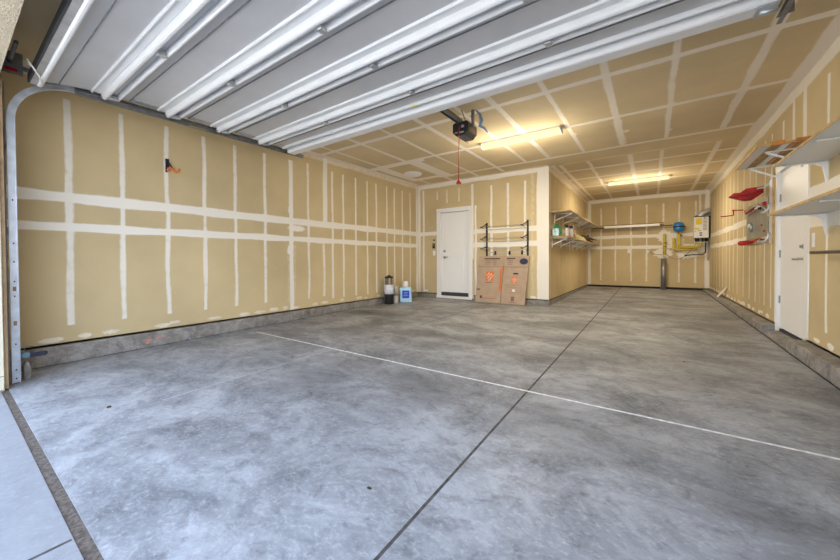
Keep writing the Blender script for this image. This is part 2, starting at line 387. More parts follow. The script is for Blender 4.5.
D1 = (-4.13, -3.36, 0.0, 2.13)
def back_fn(m):
    m.vstrip(XL+.035, 0, H, .04, .9, .03); m.vstrip(-4.60, .2, 2.70, .03, .75)
    for x in (-4.21, -3.94, -3.62, -3.30): m.vstrip(x, 2.32 if x > -4.2 else 2.42, 2.64, .022, .7)
    m.vstrip(-3.29, 1.0, 2.68, .035, .8)
    for x in (-2.84, -2.47, -2.12): m.vstrip(x, 1.1 if x > -2.2 else .35, 2.60, .03, .75)
    m.vstrip(-1.97, .2, H, .05, .45, .05); m.vstrip(-1.76, 0, H, .125, .92, .03)
    m.hstrip(1.63, XL, -4.15, .05, .9, .02); m.hstrip(1.34, XL, -4.3, .04, .3, .02)
    m.hstrip(1.62, -3.25, XP, .055, .95, .02); m.hstrip(1.32, -3.25, XP, .055, .95, .02); m.hstrip(1.2, -3.0, -1.9, .06, .3, .05)
    m.hstrip(H-.04, XL, XP, .06, .75, .03); bottom_dabs(m, XL, -4.3, 5); bottom_dabs(m, -3.2, XP, 6)
    for k in range(5): m.blob(-4.6, 1.9+.08*k, .03, .012, .9)
    m.blob(-4.3, 1.62, .06, .08, .7); m.vstrip(-3.21, BOT, 2.2, .03, .8)
surface('wall_back', MT['wall'], [XL, D1[0], D1[1], XP], [BOT, D1[3], H], 0.016, back_fn,
        lambda A, B: np.stack([A, np.full_like(A, Y1), B], -1), holes=[D1],
        back=[(XL-.1, D1[0], Y1+.004, Y1+.16, 0, H+.05), (D1[1], XP-.004, Y1+.004, Y1+.16, 0, H+.05), (D1[0], D1[1], Y1+.004, Y1+.16, D1[3], H+.05), (D1[0], D1[1], Y1+.15, Y1+.16, 0, D1[3])])

def part_fn(m):
    for y in np.arange(7.3, Y2, .4): m.vstrip(float(y), .35, 2.62, .025, .5)
    m.vstrip(Y1+.10, 0, H, .06, .55, .03); m.hstrip(1.63, Y1, Y2, .05, .6); m.hstrip(1.33, Y1, Y2, .05, .6)
    m.vstrip(Y2-.1, 0, H, .08, .7, .03); m.hstrip(H-.05, Y1, Y2, .06, .6, .03)
surface('wall_partition', MT['wall'], [Y1, Y2], [BOT, H], 0.02, part_fn,
        lambda A, B: np.stack([np.full_like(A, XP), A, B], -1), back=[(XP-.16, XP-.004, Y1+.17, Y2+.1, 0, H+.05)])

def far_fn(m):
    for x in (-1.28, -.89, -.50, -.12, .27, .62, .97): m.vstrip(x, .33, 2.55, .028, .7)
    m.hstrip(1.65, XP, XR, .048, .95, .022); m.hstrip(1.335, XP, XR, .05, .95, .022); m.hstrip(H-.05, XP, XR, .06, .8, .03)
    m.vstrip(XP+.05, 0, H, .05, .8, .03); m.vstrip(XR-.05, 0, H, .055, .85, .03)
    m.blob(.26, 1.15, .28, .17, 1.0); m.blob(.30, 1.62, .22, .22, .95); m.blob(.80, 1.12, .30, .17, .9); m.blob(.55, 1.5, .25, .30, .8); m.blob(1.1, 1.30, .18, .18, .9)
    m.vstrip(1.06, 2.1, H, .035, .7, .03); bottom_dabs(m, XP, XR, 12, .4, .4)
surface('wall_far', MT['wall'], [XP, XR], [BOT, H], 0.018, far_fn,
        lambda A, B: np.stack([A, np.full_like(A, Y2), B], -1), back=[(XP-.1, XR+.1, Y2+.004, Y2+.14, 0, H+.05)])

def ceil_fn(m):   # a = x, b = y
    for y, a0, a1 in ((3.80, XL, XR), (4.97, XL, XR), (6.30, XL+.9, XR), (6.86, -1.4, .75), (7.5, XP, XR), (8.35, XP, XR), (9.35, XP, XR), (10.45, XP, XR)):
        m.hstrip(y, a0, a1, .048 if y != 6.86 else .02, .85, .025)
    for i, x in enumerate((-4.35, -3.74, -3.10, -2.52, -1.93, -1.52, -.95, -.38, .17, .80)):
        w = .045 if i % 2 else .035
        m.vstrip(x, 2.6, 6.25 if x > -2 else 6.7, w, .75, .02)
        if x > XP: m.vstrip(x+(.06 if i % 2 else -.03), 6.9, Y2-.1, w, .75, .02)
    m.vstrip(-.38, 5.1, 6.2, .06, .6, .02); m.vstrip(XL+.05, .3, Y1, .075, .8, .03); m.vstrip(XR-.05, .3, Y2, .075, .85, .04)
    m.hstrip(Y1-.04, XL, XP, .06, .8, .03); m.hstrip(Y2-.05, XP, XR, .06, .8, .03); m.vstrip(XP+.05, Y1, Y2, .06, .7, .03)
    # patched frame around the access panel
    m.hstrip(5.02, -4.72, -3.4, .10, .95, .03); m.vstrip(-4.46, 5.0, 6.3, .10, .95, .03); m.vstrip(-3.62, 5.0, 6.4, .11, .95, .03); m.hstrip(6.22, -4.5, -3.6, .09, .95, .03)
    for x, y in ((-.93, 5.3), (-.36, 4.95), (.19, 4.9), (.2, 5.9), (-.3, 5.6)): m.blob(x, y, .05, .08, .7)
surface('ceiling', MT['ceil'], [XL, XP, XR], [YF-.02, Y1, Y2], 0.02, ceil_fn,
        lambda A, B: np.stack([A, B, np.full_like(A, H)], -1), holes=[(XL, XP, Y1, Y2)], flip=True,
        back=[(XL-.1, XR+.14, YF-.2, Y2+.1, H+.004, H+.12)])

# front wall: jambs and header of the big opening
DX0, DX1 = -4.13, 0.70
b = MB(); b.box(XL-.14, DX0, .06, YF, -.02, H+.05); b.box(DX1, XR+.14, .06, YF, -.02, H+.05)
b.box(DX0, DX1, .06, YF, 2.395, H+.05)
fwall = tag(b.build('wall_front', MT['stucco']), kind='structure')
b = MB(); b.box(DX0-.001, DX0+.012, .07, YF-.005, .012, 2.394, 0); b.box(DX0+.0115, DX0+.0125, .07, YF-.005, .112, .116, 1)
b.box(DX1-.012, DX1+.001, .07, YF-.005, .012, 2.394, 0)
tag(b.build('trim_1', [MT['trimpaint'], MT['gap']]), kind='structure')
b = MB(); b.box(DX0-.10, DX0-.005, YF+.001, YF+.020, .01, 2.55); b.box(DX1+.005, DX1+.10, YF+.001, YF+.020, .01, 2.55)
tag(b.build('trim_2', MT['rawwood']), kind='structure')

# floor slab with joints (grooves are real)
def floor_mesh():
    xj = [(-2.862, -2.848, 'c'), (-.752, -.738, 'd')]; yj = [(2.445, 2.466, 'w'), (4.742, 4.752, 'w2'), (6.955, 6.965, 'w2')]
    x0, x1, y0, y1 = XL-.05, XR+.05, .305, Y2+.02
    xs = seg_axis([x0, -2.862, -2.848, -2.777, -2.765, -.752, -.738, x1], .06); ys = seg_axis([y0, 2.445, 2.466, 4.0, 4.742, 4.752, 6.80, 6.955, 6.965, y1], .06)
    X, Y = np.meshgrid(xs, ys, indexing='ij'); Z = SL*Y
    st = np.zeros_like(X)
    r = np.random.default_rng(11)
    def blot(x, y, rx, ry, a):
        nonlocal st
        d = np.hypot((X-x)/rx, (Y-y)/ry)+.25*np.sin(X*7+y)+.2*np.sin(Y*9+x); st = np.maximum(st, np.clip(1.3-d, 0, 1)*a)
    blot(-4.0, 4.35, .55, .35, .75); blot(-3.2, 4.0, .5, .3, .45); blot(-1.3, 4.9, .5, .3, .4); blot(-.9, 5.2, 1.2, .35, .25); blot(-1.35, 2.0, .35, .15, .4)
    blot(-.2, 2.0, .5, .25, .3); blot(.1, 3.6, .8, .5, .25); blot(-3.9, 2.6, .6, .4, .3); blot(.6, 1.4, .5, .15, .35); blot(-.55, 2.25, .12, .05, .6); blot(.45, 1.75, .35, .12, .4); blot(-2.2, 3.6, .9, .2, .45); blot(-2.5, 1.75, .8, .25, .35); blot(-1.7, 2.2, 1.0, .2, .35); blot(-3.4, 3.2, .8, .4, .4); blot(-.5, 4.3, .9, .18, .3); blot(.3, 4.4, .5, .15, .35); blot(-2.9, 1.9, .25, .1, .3); blot(-.3, 8.5, 1.0, 1.6, .35); blot(.3, 6.0, .7, .9, .25)
    na, nb = len(xs), len(ys); I = np.arange(na*nb).reshape(na, nb)
    q = np.stack([I[:-1, :-1], I[1:, :-1], I[1:, 1:], I[:-1, 1:]], -1)
    cx = (xs[:-1]+xs[1:])/2; cy = (ys[:-1]+ys[1:])/2; CX, CY = np.meshgrid(cx, cy, indexing='ij')
    mi = np.zeros(CX.shape, int)
    mi[(CX > -.752) & (CX < -.738)] = 1
    mi[(CX > -2.777) & (CX < -2.765) & (CY > 4.0) & (CY < 6.8)] = 1
    mi[(CX > -2.862) & (CX < -2.848) & (CY < 2.445) & (CY > .9)] = 3
    inw = (CX > XL+.35) & (CX < XR-.14)
    mi[((CY > 2.445) & (CY < 2.466)) & inw] = 2
    mi[(((CY > 4.742) & (CY < 4.752)) | ((CY > 6.955) & (CY < 6.965))) & inw & (np.sin(CX*9)+np.sin(CX*23) > -.9)] = 3
    V = np.stack([X, Y, Z], -1).reshape(-1, 3)
    verts = V.tolist(); faces = q.reshape(-1, 4).tolist(); ml = mi.ravel().tolist()
    n = len(verts); verts += [(x0,y0,-.15),(x1,y0,-.15),(x1,y1,-.15),(x0,y1,-.15),(x0,y0,SL*y0),(x1,y0,SL*y0),(x1,y1,SL*y1),(x0,y1,SL*y1)]
    faces += [[n,n+3,n+2,n+1],[n,n+1,n+5,n+4],[n+1,n+2,n+6,n+5],[n+2,n+3,n+7,n+6],[n+3,n,n+4,n+7]]; ml += [0]*5
    me = bpy.data.meshes.new('floor'); me.from_pydata(verts, [], faces)
    MT['faint'] = concrete_mat('pale caulk residue', (0.38, 0.38, 0.385), (0.50, 0.50, 0.50), (0.3, 0.3, 0.3), 0.7, 6)
    for k in ('floor', 'joint', 'caulk', 'faint'): me.materials.append(MT[k])
    me.polygons.foreach_set('material_index', ml)
    at = me.attributes.new('stain', 'FLOAT', 'POINT'); v = np.zeros(len(verts), np.float32); v[:n] = st.ravel(); at.data.foreach_set('value', v)
    o = bpy.data.objects.new('floor', me); COL.objects.link(o); tag(o, kind='structure')
floor_mesh()
b = MB(); b.box(XL-14, XR+14, -30, .265, -.16, .0, 0)
dv = b.build('driveway', MT['drive']); tag(dv, kind='structure')
b = MB(); b.box(DX0-.6, DX1+.55, .265, .305, -.12, -.004, 0)
tag(b.build('trim_3', MT['fiber']), kind='structure')
b = MB(); b.bar((-1.71, .26, .0004), (-1.71, -3, .0004), .012, .001, 0)
tag(b.build('trim_4', MT['joint']), kind='structure')

# curbs (stem wall standing proud of the drywall)
def rough_curb(name, segs, mats, seed=1):
    mb = MB(); r = random.Random(seed)
    for (face, back, ya, yb, top, side) in segs:
        n = max(2, int((yb-ya)/.05)); prof = 5; vs = []
        for i in range(n+1):
            y = ya+(yb-ya)*i/n; j = lambda a: r.uniform(-a, a)
            zb = fz(y)-.02
            vs += [(back, y, zb), (face+j(.004), y, zb), (face+j(.006), y, (zb+top)/2), (face+side*.006+j(.006), y, top-.012), (face+side*.016, y, top+j(.002)), (back, y, top)]
        fs = []
        for i in range(n):
            for k in range(6): k2 = (k+1) % 6; fs.append((i*6+k, i*6+k2, i*6+6+k2, i*6+6+k))
        fs += [tuple(range(6)), tuple(range(n*6, n*6+6))[::-1]]
        mb.add(vs, fs, 0)
    return mb
c = rough_curb('c', [(XL+.06, XL-.02, .30, 3.47, ZC, -1), (XL+.018, XL-.02, 3.472, Y1, ZC, -1)], None)
for (y, z, ry, rz, k) in ((1.36, .10, .025, .016, 1), (1.345, .075, .02, .014, 1), (1.44, .115, .022, .012, 1), (1.50, .12, .018, .010, 1), (1.74, .032, .025, .006, 2)):
    c.add([(XL+.068, y+ry*math.cos(a), z+rz*math.sin(a)) for a in np.linspace(0, 6.28, 9)[:-1]], [tuple(range(8))], k)
c.box(XL-.02, XL-.004, .3, Y1, ZC-.01, BOT+.03, 3)
c.bar((XL+.064, .42, fz(.42)+.0015), (XL+.064, 3.47, fz(3.47)+.0015), .012, .002, 3); c.bar((XL+.022, 3.47, fz(3.47)+.0015), (XL+.022, Y1, fz(Y1)+.0015), .01, .002, 3)
tag(c.build('baseboard_left', [MT['curb'], MT['pinkspray'], MT['bluespray'], MT['gap']]), kind='structure')
c = rough_curb('c', [(XR-CW, XR+.02, .30, 4.87, ZC, 1), (XR-CW+.02, XR+.03, 4.88, 5.80, .118, 1), (XR-CW, XR+.02, 5.82, Y2, ZC, 1)], None, 5)
c.bar((XR-CW-.006, .42, fz(.42)+.0015), (XR-CW-.006, Y2, fz(Y2)+.0015), .014, .002, 1)
c.box(XR+.004, XR+.02, .3, 4.87, ZC-.01, BOT+.03, 1); c.box(XR+.004, XR+.02, 5.84, Y2, ZC-.01, BOT+.03, 1)
tag(c.build('baseboard_right', [MT['curb'], MT['gap']]), kind='structure')
b = MB()
b.box(XL, D1[0]-.12, Y1-.015, Y1+.02, .05, ZC); b.box(D1[1]+.12, XP+.014, Y1-.015, Y1+.02, .05, ZC); b.box(D1[0]-.12, D1[1]+.12, Y1-.04, Y1+.14, .05, .125)
b.box(XL, D1[0]-.1, Y1+.002, Y1+.02, ZC-.01, BOT+.02, 1); b.box(D1[1]+.1, XP-.01, Y1+.002, Y1+.02, ZC-.01, BOT+.02, 1)
tag(b.build('baseboard_back', [MT['curb'], MT['gap']]), kind='structure')
b = MB(); b.box(XP-.001, XP+.014, Y1+.02, Y2, .06, ZC); b.box(XP-.02, XP-.003, Y1+.03, Y2, ZC-.01, BOT+.02, 1)
tag(b.build('baseboard_partition', [MT['curb'], MT['gap']]), kind='structure')
b = MB(); b.box(XP, XR, Y2-.012, Y2+.02, .12, ZC, 1); b.box(XP, XR, Y2+.003, Y2+.02, ZC-.01, BOT+.02, 1)
tag(b.build('baseboard_far', [MT['curb'], MT['gap']]), kind='structure')

# ------------------------------------------------------------------ house door (door_1) and side door (door_2)
def struct_thing(name, loc):
    o = bpy.data.objects.new(name, None); COL.objects.link(o); o.location = loc; return tag(o, kind='structure')
d = struct_thing('door_1', (-3.715, Y1, .13))
b = MB(); zb = .12
b.box(-4.215, -4.135, Y1-.022, Y1-.001, zb, 2.113); b.box(-3.36, -3.285, Y1-.022, Y1-.001, zb, 2.113); b.box(-4.217, -3.283, Y1-.023, Y1-.001, 2.114, 2.20)
b.box(-4.134, -4.115, Y1-.02, Y1+.14, zb, 2.104); b.box(-3.38, -3.361, Y1-.02, Y1+.14, zb, 2.104); b.box(-4.129, -3.361, Y1-.019, Y1+.14, 2.105, 2.113)
b.build('casing', MT['white'], d)
b = MB(); x0, x1, z0, z1, yf = -4.112, -3.383, .235, 2.102, Y1+.055
xi = [x0, x0+.13, x1-.13, x1]; zi = [z0, z0+.22, z0+.84, z0+.98, z1-.14, z1]
b.box(x0, x1, yf+.012, yf+.045, z0, z1)
for (a0, a1, c0, c1) in ((x0, xi[1], z0, z1), (xi[2], x1, z0, z1), (xi[1], xi[2], z0, zi[1]), (xi[1], xi[2], zi[2], zi[3]), (xi[1], xi[2], zi[4], z1)): b.box(a0, a1, yf, yf+.013, c0, c1)
for (c0, c1) in ((zi[1]+.035, zi[2]-.035), (zi[3]+.035, zi[4]-.035)): b.box(xi[1]+.035, xi[2]-.035, yf+.003, yf+.013, c0, c1)
b.build('door_slab', MT['offwhite'], d, bevel=.003)
b = MB(); b.lathe((-4.04, yf, 1.06), [(.03, 0), (.03, -.012), (.012, -.014), (.012, -.05)], 14, 0, 'y'); b.bar((-4.04, yf-.05, 1.06), (-3.93, yf-.05, 1.06), .016, .02)
b.build('door_handle', MT['grey'], d)
b = MB(); b.lathe((-4.04, yf, 1.20), [(.03, 0), (.028, -.018)], 14, 0, 'y'); b.build('deadbolt', MT['grey'], d)
b = MB(); b.box(-4.115, -3.38, Y1+.02, Y1+.12, .156, .232); b.build('threshold', MT['threshold'], d)
b = MB(); b.box(-4.215, -3.285, Y1-.05, Y1-.005, .10, .155); b.build('sill', MT['white'], d)

d = struct_thing('door_2', (XR, 5.36, .10))
b = MB(); b.box(XR-.012, XR+.1, 4.885, 4.915, .11, 2.06); b.box(XR-.012, XR+.1, 5.80, 5.83, .11, 2.06); b.box(XR-.0115, XR+.1, 4.916, 5.799, 2.03, 2.06)
b.box(XR-.012, XR, 5.831, 5.86, .20, 2.12); b.box(XR-.012, XR, 4.81, 4.884, .20, 2.12); b.box(XR-.013, XR+.05, 4.81, 5.86, 2.061, 2.14)
b.build('casing', MT['white'], d)
b = MB(); b.box(XR+.025, XR+.065, 4.917, 5.798, .16, 2.028); b.build('door_slab', MT['offwhite'], d, bevel=.003)
b = MB(); b.lathe((XR+.025, 4.99, .99), [(.032, 0), (.03, -.014), (.012, -.016), (.012, -.06)], 14, 0, 'x'); b.bar((XR-.035, 4.985, .985), (XR-.035, 5.12, .985), .018, .02)
b.build('door_handle', MT['grey'], d)
b = MB(); b.lathe((XR+.025, 4.99, 1.115), [(.03, 0), (.027, -.022)], 14, 0, 'x'); b.box(XR-.02, XR+.005, 4.983, 4.997, 1.10, 1.13); b.build('deadbolt', MT['grey'], d)
for z in (.5, 1.05, 1.72): b = MB(); b.box(XR+.012, XR+.026, 5.785, 5.80, z-.045, z+.045); b.build('hinge', MT['grey'], d)
b = MB(); b.box(XR+.02, XR+.1, 4.917, 5.80, .119, .145); b.build('threshold', MT['threshold'], d)

# ------------------------------------------------------------------ sectional garage door, raised
ZP = 2.56
GX0, GX1 = -4.17, 0.61
gd = thing('garage_door', 'raised white sectional steel garage door seen from below, with long ribs', 'garage door', (-1.745, 1.7, 2.5))
def zp(y):  # underside of the door skin
    return ZP-.07*max(0, (.935-y)/.475)**1.2 if y < .935 else ZP
seams = [.46, .935, 1.43, 1.93, 2.43, 2.93]
def hat(mb, ya, yb, drop, x0=GX0, x1=GX1, mi=0, rnd=.35):
    """a ribbed strut along x hanging below the skin"""
    zt = zp((ya+yb)/2)+.002; w = yb-ya; k = w*rnd
    pr = [(ya, zt), (ya, zt-drop*.55), (ya+k*.35, zt-drop*.88), (ya+k, zt-drop), (yb-k, zt-drop), (yb-k*.35, zt-drop*.88), (yb, zt-drop*.55), (yb, zt)]
    mb.prism([(x0, y, z) for y, z in pr], (x1-x0, 0, 0), mi)
for i in range(5):
    ya, yb = seams[i], seams[i+1]
    b = MB(); n = 6; ys = np.linspace(ya+.003, yb-.003, n)
    pr = [(y, zp(y)) for y in ys]+[(y, zp(y)+.045) for y in ys[::-1]]
    b.prism([(GX0, y, z) for y, z in pr], (GX1-GX0, 0, 0))
    sec = b.build('door_section', MT['doorgrey'], gd)
    # rails and ribs of this section
    if i > 0:
        b = MB(); hat(b, ya+.006, ya+.042, .014, rnd=.1); b.build('seam_rail', MT['doorgrey'], sec)
        b = MB(); hat(b, ya+.050, ya+.078, .050); b.build('strut', MT['doorwhite'], sec)
        b = MB(); hat(b, ya+.150, ya+.158, .010, mi=0); b.build('crease', MT['galvdark'], sec)
    else:
        b = MB(); hat(b, ya+.025, ya+.065, .055); b.build('strut', MT['doorwhite'], sec)
        b = MB(); hat(b, ya+.150, ya+.157, .010); b.build('crease', MT['galvdark'], sec)
    if i < 4:
        b = MB(); hat(b, yb-.124, yb-.106, .022); b.build('rib', MT['doorwhite'], sec)
        b = MB(); hat(b, yb-.106, yb-.052, .012, rnd=.1); b.build('seam_rail', MT['doorwhite'], sec)
        b = MB(); hat(b, yb-.052, yb-.008, .062); b.build('strut', MT['doorwhite'], sec)
        b = MB(); b.box(GX0+.01, GX1-.01, yb-.004, yb+.004, zp(yb)-.002, zp(yb)+.03); b.build('seam', MT['gap'], sec)
    else:
        b = MB(); hat(b, 2.715, 2.745, .034); b.build('rib', MT['doorwhite'], sec)
        b = MB(); hat(b, 2.745, 2.775, .012); b.build('seam_rail', MT['doorgrey'], sec)
        b = MB(); hat(b, 2.795, 2.925, .066, rnd=.12); b.build('strut', MT['doorwhite'], sec)
    for x in ((GX0+.03, GX1-.03)):   # end stiles
        b = MB(); b.box(x-.035, x+.035, ya+.16 if i else ya+.17, yb-.125 if i < 4 else 2.71, zp(yb)-.008, zp(yb)+.002); b.build('end_stile', MT['galv'], sec)
# bottom weather seal
b = MB(); b.box(GX0-.01, GX1+.01, .440, .452, 2.462, 2.53); b.build('bottom_seal', MT['rubber'], gd)
b = MB(); b.box(GX0, GX1, .452, .487, 2.455, 2.49); b.build('seal_retainer', MT['galv'], gd)
# intermediate hinges on the seams
for s in seams[1:5]:
    for x in (-4.12, -2.96, -1.785, -.60, .60):
        b = MB(); b.box(x-.022, x+.022, s-.012, s+.046, ZP-.060, ZP-.030); b.tube([(x-.028, s+.004, ZP-.058), (x+.028, s+.004, ZP-.058)], .007, 8)
        b.box(x-.018, x+.018, s+.046, s+.066, ZP-.056, ZP-.050)
        b.build('hinge', MT['galv'], gd)
# roller brackets at the left and right ends
for s in seams[1:5]+[2.87]:
    for x, sg in ((GX0, -1), (GX1, 1)):
        b = MB(); b.box(x-.02, x+.02, s-.05, s+.05, ZP-.05, ZP+.01); b.tube([(x, s, ZP-.018), (x+sg*.10, s, ZP-.018)], .006, 8); b.lathe((x+sg*.085, s, ZP-.018), [(.02, -.01), (.024, 0), (.02, .01)], 12, 0, 'x')
        b.build('roller_bracket', MT['galvdark'], gd)
b = MB(); b.box(GX1-.10, GX1-.005, 2.80, 2.90, ZP-.080, ZP-.066); b.tube([(GX1-.08, 2.85, ZP-.084), (GX1+.0, 2.86, ZP-.084)], .010, 8); b.build('end_bracket', MT['galv'], gd)
b = MB(); b.box(-1.98, -1.91, 2.7165, 2.7425, ZP-.0345, ZP-.0325); st = b.build('warning_sticker', MT['yellow'], gd); 
b = MB(); b.tube([(-4.02, .50, 2.43), (-3.9, .47, 2.44), (-3.82, .43, 2.46), (-3.80, .40, 2.50)], .006, 6); b.build('cable_loop', MT['tape'], gd)

# tracks
def garage_track(x, sg, label):
    t = thing('garage_track', label, 'door track', (x, .35, 0))
    prof = [(-.023, -.013), (-.023, .013), (.023, .013), (.023, -.013), (.019, -.013), (.019, .008), (-.019, .008), (-.019, -.013)]
    def sweep(pts, nrm_hint, name, m):
        vs = []; mb = MB(); n = len(pts)
        for i, p in enumerate(pts):
            p = Vector(p); d = (Vector(pts[min(i+1, n-1)])-Vector(pts[max(i-1, 0)])).normalized()
            u = Vector((sg, 0, 0)); w = d.cross(u).normalized()
            for a, c in prof: vs.append(p+w*a+u*c)
        k = len(prof); fs = []
        for i in range(n-1):
            for j in range(k): j2 = (j+1) % k; fs.append((i*k+j, i*k+j2, (i+1)*k+j2, (i+1)*k+j))
        fs += [tuple(range(k))[::-1], tuple(range((n-1)*k, n*k))]
        mb.add(vs, fs); return mb.build(name, m, t)
    yv = .354
    sweep([(x, yv, .012), (x, yv, 2.16)], None, 'vertical_track', MT['galv'])
    R = .371
    arc = [(x, yv+R-R*math.cos(a), 2.16+R*math.sin(a)) for a in np.linspace(0, math.pi/2, 12)]
    sweep(arc, None, 'curved_track', MT['galv'])
    sweep([(x, yv+R, 2.52), (x, 3.12, 2.535)], None, 'horizontal_track', MT['galvdark'])
    mb = MB(); mb.box(x+sg*.02, x+sg*.05, yv-.036, yv-.028, .012, 2.45); mb.build('wall_angle', MT['galvdark'], t)
    for z in (.2, 1.25, 1.95):
        mb = MB(); mb.box(x+sg*.013, x+sg*.05, yv-.03, yv+.020, z-.03, z+.03); mb.build('bracket', MT['galvdark'], t)
    for z in (.05, .12, .33, .72, .84, 1.0, 1.15, 1.5):
        mb = MB(); mb.box(x-sg*.0085, x-sg*.0075, yv-.004, yv+.004, z-.006, z+.006); mb.build('bolt_hole', MT['gap'], t)
    for z in (.50, .78):
        mb = MB(); mb.box(x-sg*.0095, x-sg*.0075, yv-.009, yv+.009, z-.018, z+.018); mb.build('track_slot', MT['rawwood'], t)
    mb = MB(); mb.bar((x+sg*.02, .30, 2.60), (x+sg*.02, .78, 2.56), .004, .03); mb.bar((x+sg*.02, .30, 2.615), (x+sg*.02, .78, 2.575), .03, .004); mb.build('top_angle', MT['galvdark'], t)
    mb = MB(); mb.bar((x+sg*.03, .55, 2.565), (x+sg*.03, 3.10, 2.565), .005, .035); mb.build('horizontal_angle', MT['galvdark'], t)
    mb = MB(); mb.bar((x+sg*.035, 3.05, 2.53), (x+sg*.035, 3.05, H), .035, .004); mb.bar((x+sg*.035, 2.6, 2.53), (x+sg*.035, 3.05, H), .03, .004); mb.build('hanger', MT['galvdark'], t)
    if sg < 0:
        mb = MB(); mb.bar((x+.0, 1.63, 2.508), (x, 1.80, 2.508), .03, .003); mb.build('track_sticker', MT['yellow'], t)
    return t
garage_track(GX0-.085, -1, 'galvanised steel door track curving up beside the left jamb')
garage_track(GX1+.06, 1, 'dark steel door track hung from the ceiling at the right end of the raised door')
t = thing('cable_drum', 'dark cable drum and bearing bracket with a red mark, high beside the left jamb', 'cable drum', (-4.30, .36, 2.62))
b = MB(); b.lathe((-4.42, .36, 2.64), [(.03, 0), (.065, .005), (.06, .02), (.055, .04), (.06, .06), (.065, .075), (.03, .08)], 18, 0, 'x'); b.build('drum', MT['blackmetal'], t)
b = MB(); b.box(-4.31, -4.305, .287, .43, 2.54, 2.72); b.box(-4.305, -4.25, .287, .292, 2.54, 2.72); b.build('bearing_plate', MT['galvdark'], t)
b = MB(); b.tube([(-4.5, .36, 2.64), (-3.9, .36, 2.64)], .0127, 10); b.build('torsion_shaft', MT['galvdark'], t)
b = MB(); b.box(-4.304, -4.29, .335, .40, 2.56, 2.585); b.build('red_cone', MT['red'], t)
# safety sensor
t = thing('safety_sensor', 'small navy door sensor on a blue grey bracket low on the left track', 'sensor', (-4.30, .42, .20))
b = MB(); b.box(-4.30, -4.285, .385, .43, .20, .24); b.build('bracket', MT['cyan'], t)
b = MB(); b.box(-4.31, -4.27, .43, .52, .20, .235); b.lathe((-4.29, .52, .218), [(.016, 0), (.012, .012)], 12, 0, 'y'); b.build('sensor_body', MT['navy'], t, bevel=.004)
b = MB(); b.tube([(-4.30, .39, .24), (-4.33, .42, .29), (-4.36, .47, .27), (-4.4, .55, .265)], .003, 6); b.build('wire', MT['cyan'], t)
b = MB(); b.prism([(-4.33, .40, .0), (-4.33, .445, .0), (-4.33, .445, .08), (-4.33, .43, .15), (-4.33, .41, .155), (-4.33, .40, .12)], (-.10, 0, 0))
tag(b.build('concrete_chunk', MT['curb'], bevel=.01), 'small tan concrete stub standing on the floor right behind the left door track', 'concrete stub')

# ------------------------------------------------------------------ door opener
t = thing('door_opener', 'black ceiling-hung garage door opener motor with its rail', 'door opener', (-1.895, 3.7, 2.66))
b = MB(); x0, x1, y0, y1, z0, z1 = -2.0, -1.79, 3.60, 3.84, 2.49, 2.655
b.prism([(x0, y0, z1-.02), (x0+.02, y0, z1), (x1-.02, y0, z1), (x1, y0, z1-.02), (x1, y0, z0+.05), (x1-.05, y0, z0), (x0+.05, y0, z0), (x0, y0, z0+.05)], (0, y1-y0, 0)); b.build('motor_housing', MT['black'], t, bevel=.006)
for xa, xb_, za, zb_, mk in ((.03, .07, .035, .05, 'galvdark'), (.12, .155, .09, .12, 'galv'), (.09, .15, .03, .045, 'greybottle')):
    b = MB(); b.box(x0+xa, x0+xb_, y0-.004, y0, z0+za, z0+zb_); b.build('terminal_plate', MT[mk], t)
b = MB(); b.box(x1-.03, x1-.005, y0+.03, y1-.04, z0+.04, z1-.03); b.box(x1, x1+.002, y0+.04, y1-.04, z0+.05, z1-.04, 0); b.build('light_cover', mat('brown smoked lens', (.10, .055, .03), .35), t)
b = MB(); b.box(-1.925, -1.875, .40, 3.62, 2.655, 2.685); b.build('rail', MT['galvdark'], t)
b = MB(); b.tube([(-1.94, .45, 2.65), (-1.94, 3.6, 2.655)], .012, 8); b.build('chain', MT['blackmetal'], t)
b = MB(); b.bar((-1.79, 3.72, 2.60), (-1.79, 3.72, H), .035, .004); b.bar((-1.775, 3.72, 2.60), (-1.775, 3.72, H), .004, .035); b.build('hanger', MT['galvdark'], t)
b = MB(); b.bar((-1.84, 3.64, 2.65), (-1.90, 3.64, H), .016, .004); b.build('hanger', MT['blackmetal'], t)
b = MB(); b.tube([(-1.75, 3.72, 2.80), (-1.70, 3.73, 2.74), (-1.68, 3.73, 2.66), (-1.70, 3.73, 2.60), (-1.64, 3.73, 2.56), (-1.60, 3.73, 2.50)], [.006, .016, .024, .02, .014, .006], 8); b.build('wire_bag', MT['bluefilm'], t)
b = MB(); b.tube([(-1.89, 3.59, 2.60), (-1.9, 3.585, 2.58), (-1.905, 3.58, 2.3), (-1.908, 3.58, 1.97)], .0045, 6); t2 = b.build('release_cord', MT['red'], t)
b = MB(); b.lathe((-1.908, 3.58, 1.91), [(.034, 0), (.030, .012), (.008, .05), (.006, .07)], 12); b.build('cord_handle', MT['red'], t2)
b = MB(); b.tube([(-1.84, 3.62, 2.49), (-1.835, 3.62, 2.42), (-1.80, 3.62, 2.38)], .002, 5); b.build('antenna', MT['black'], t)

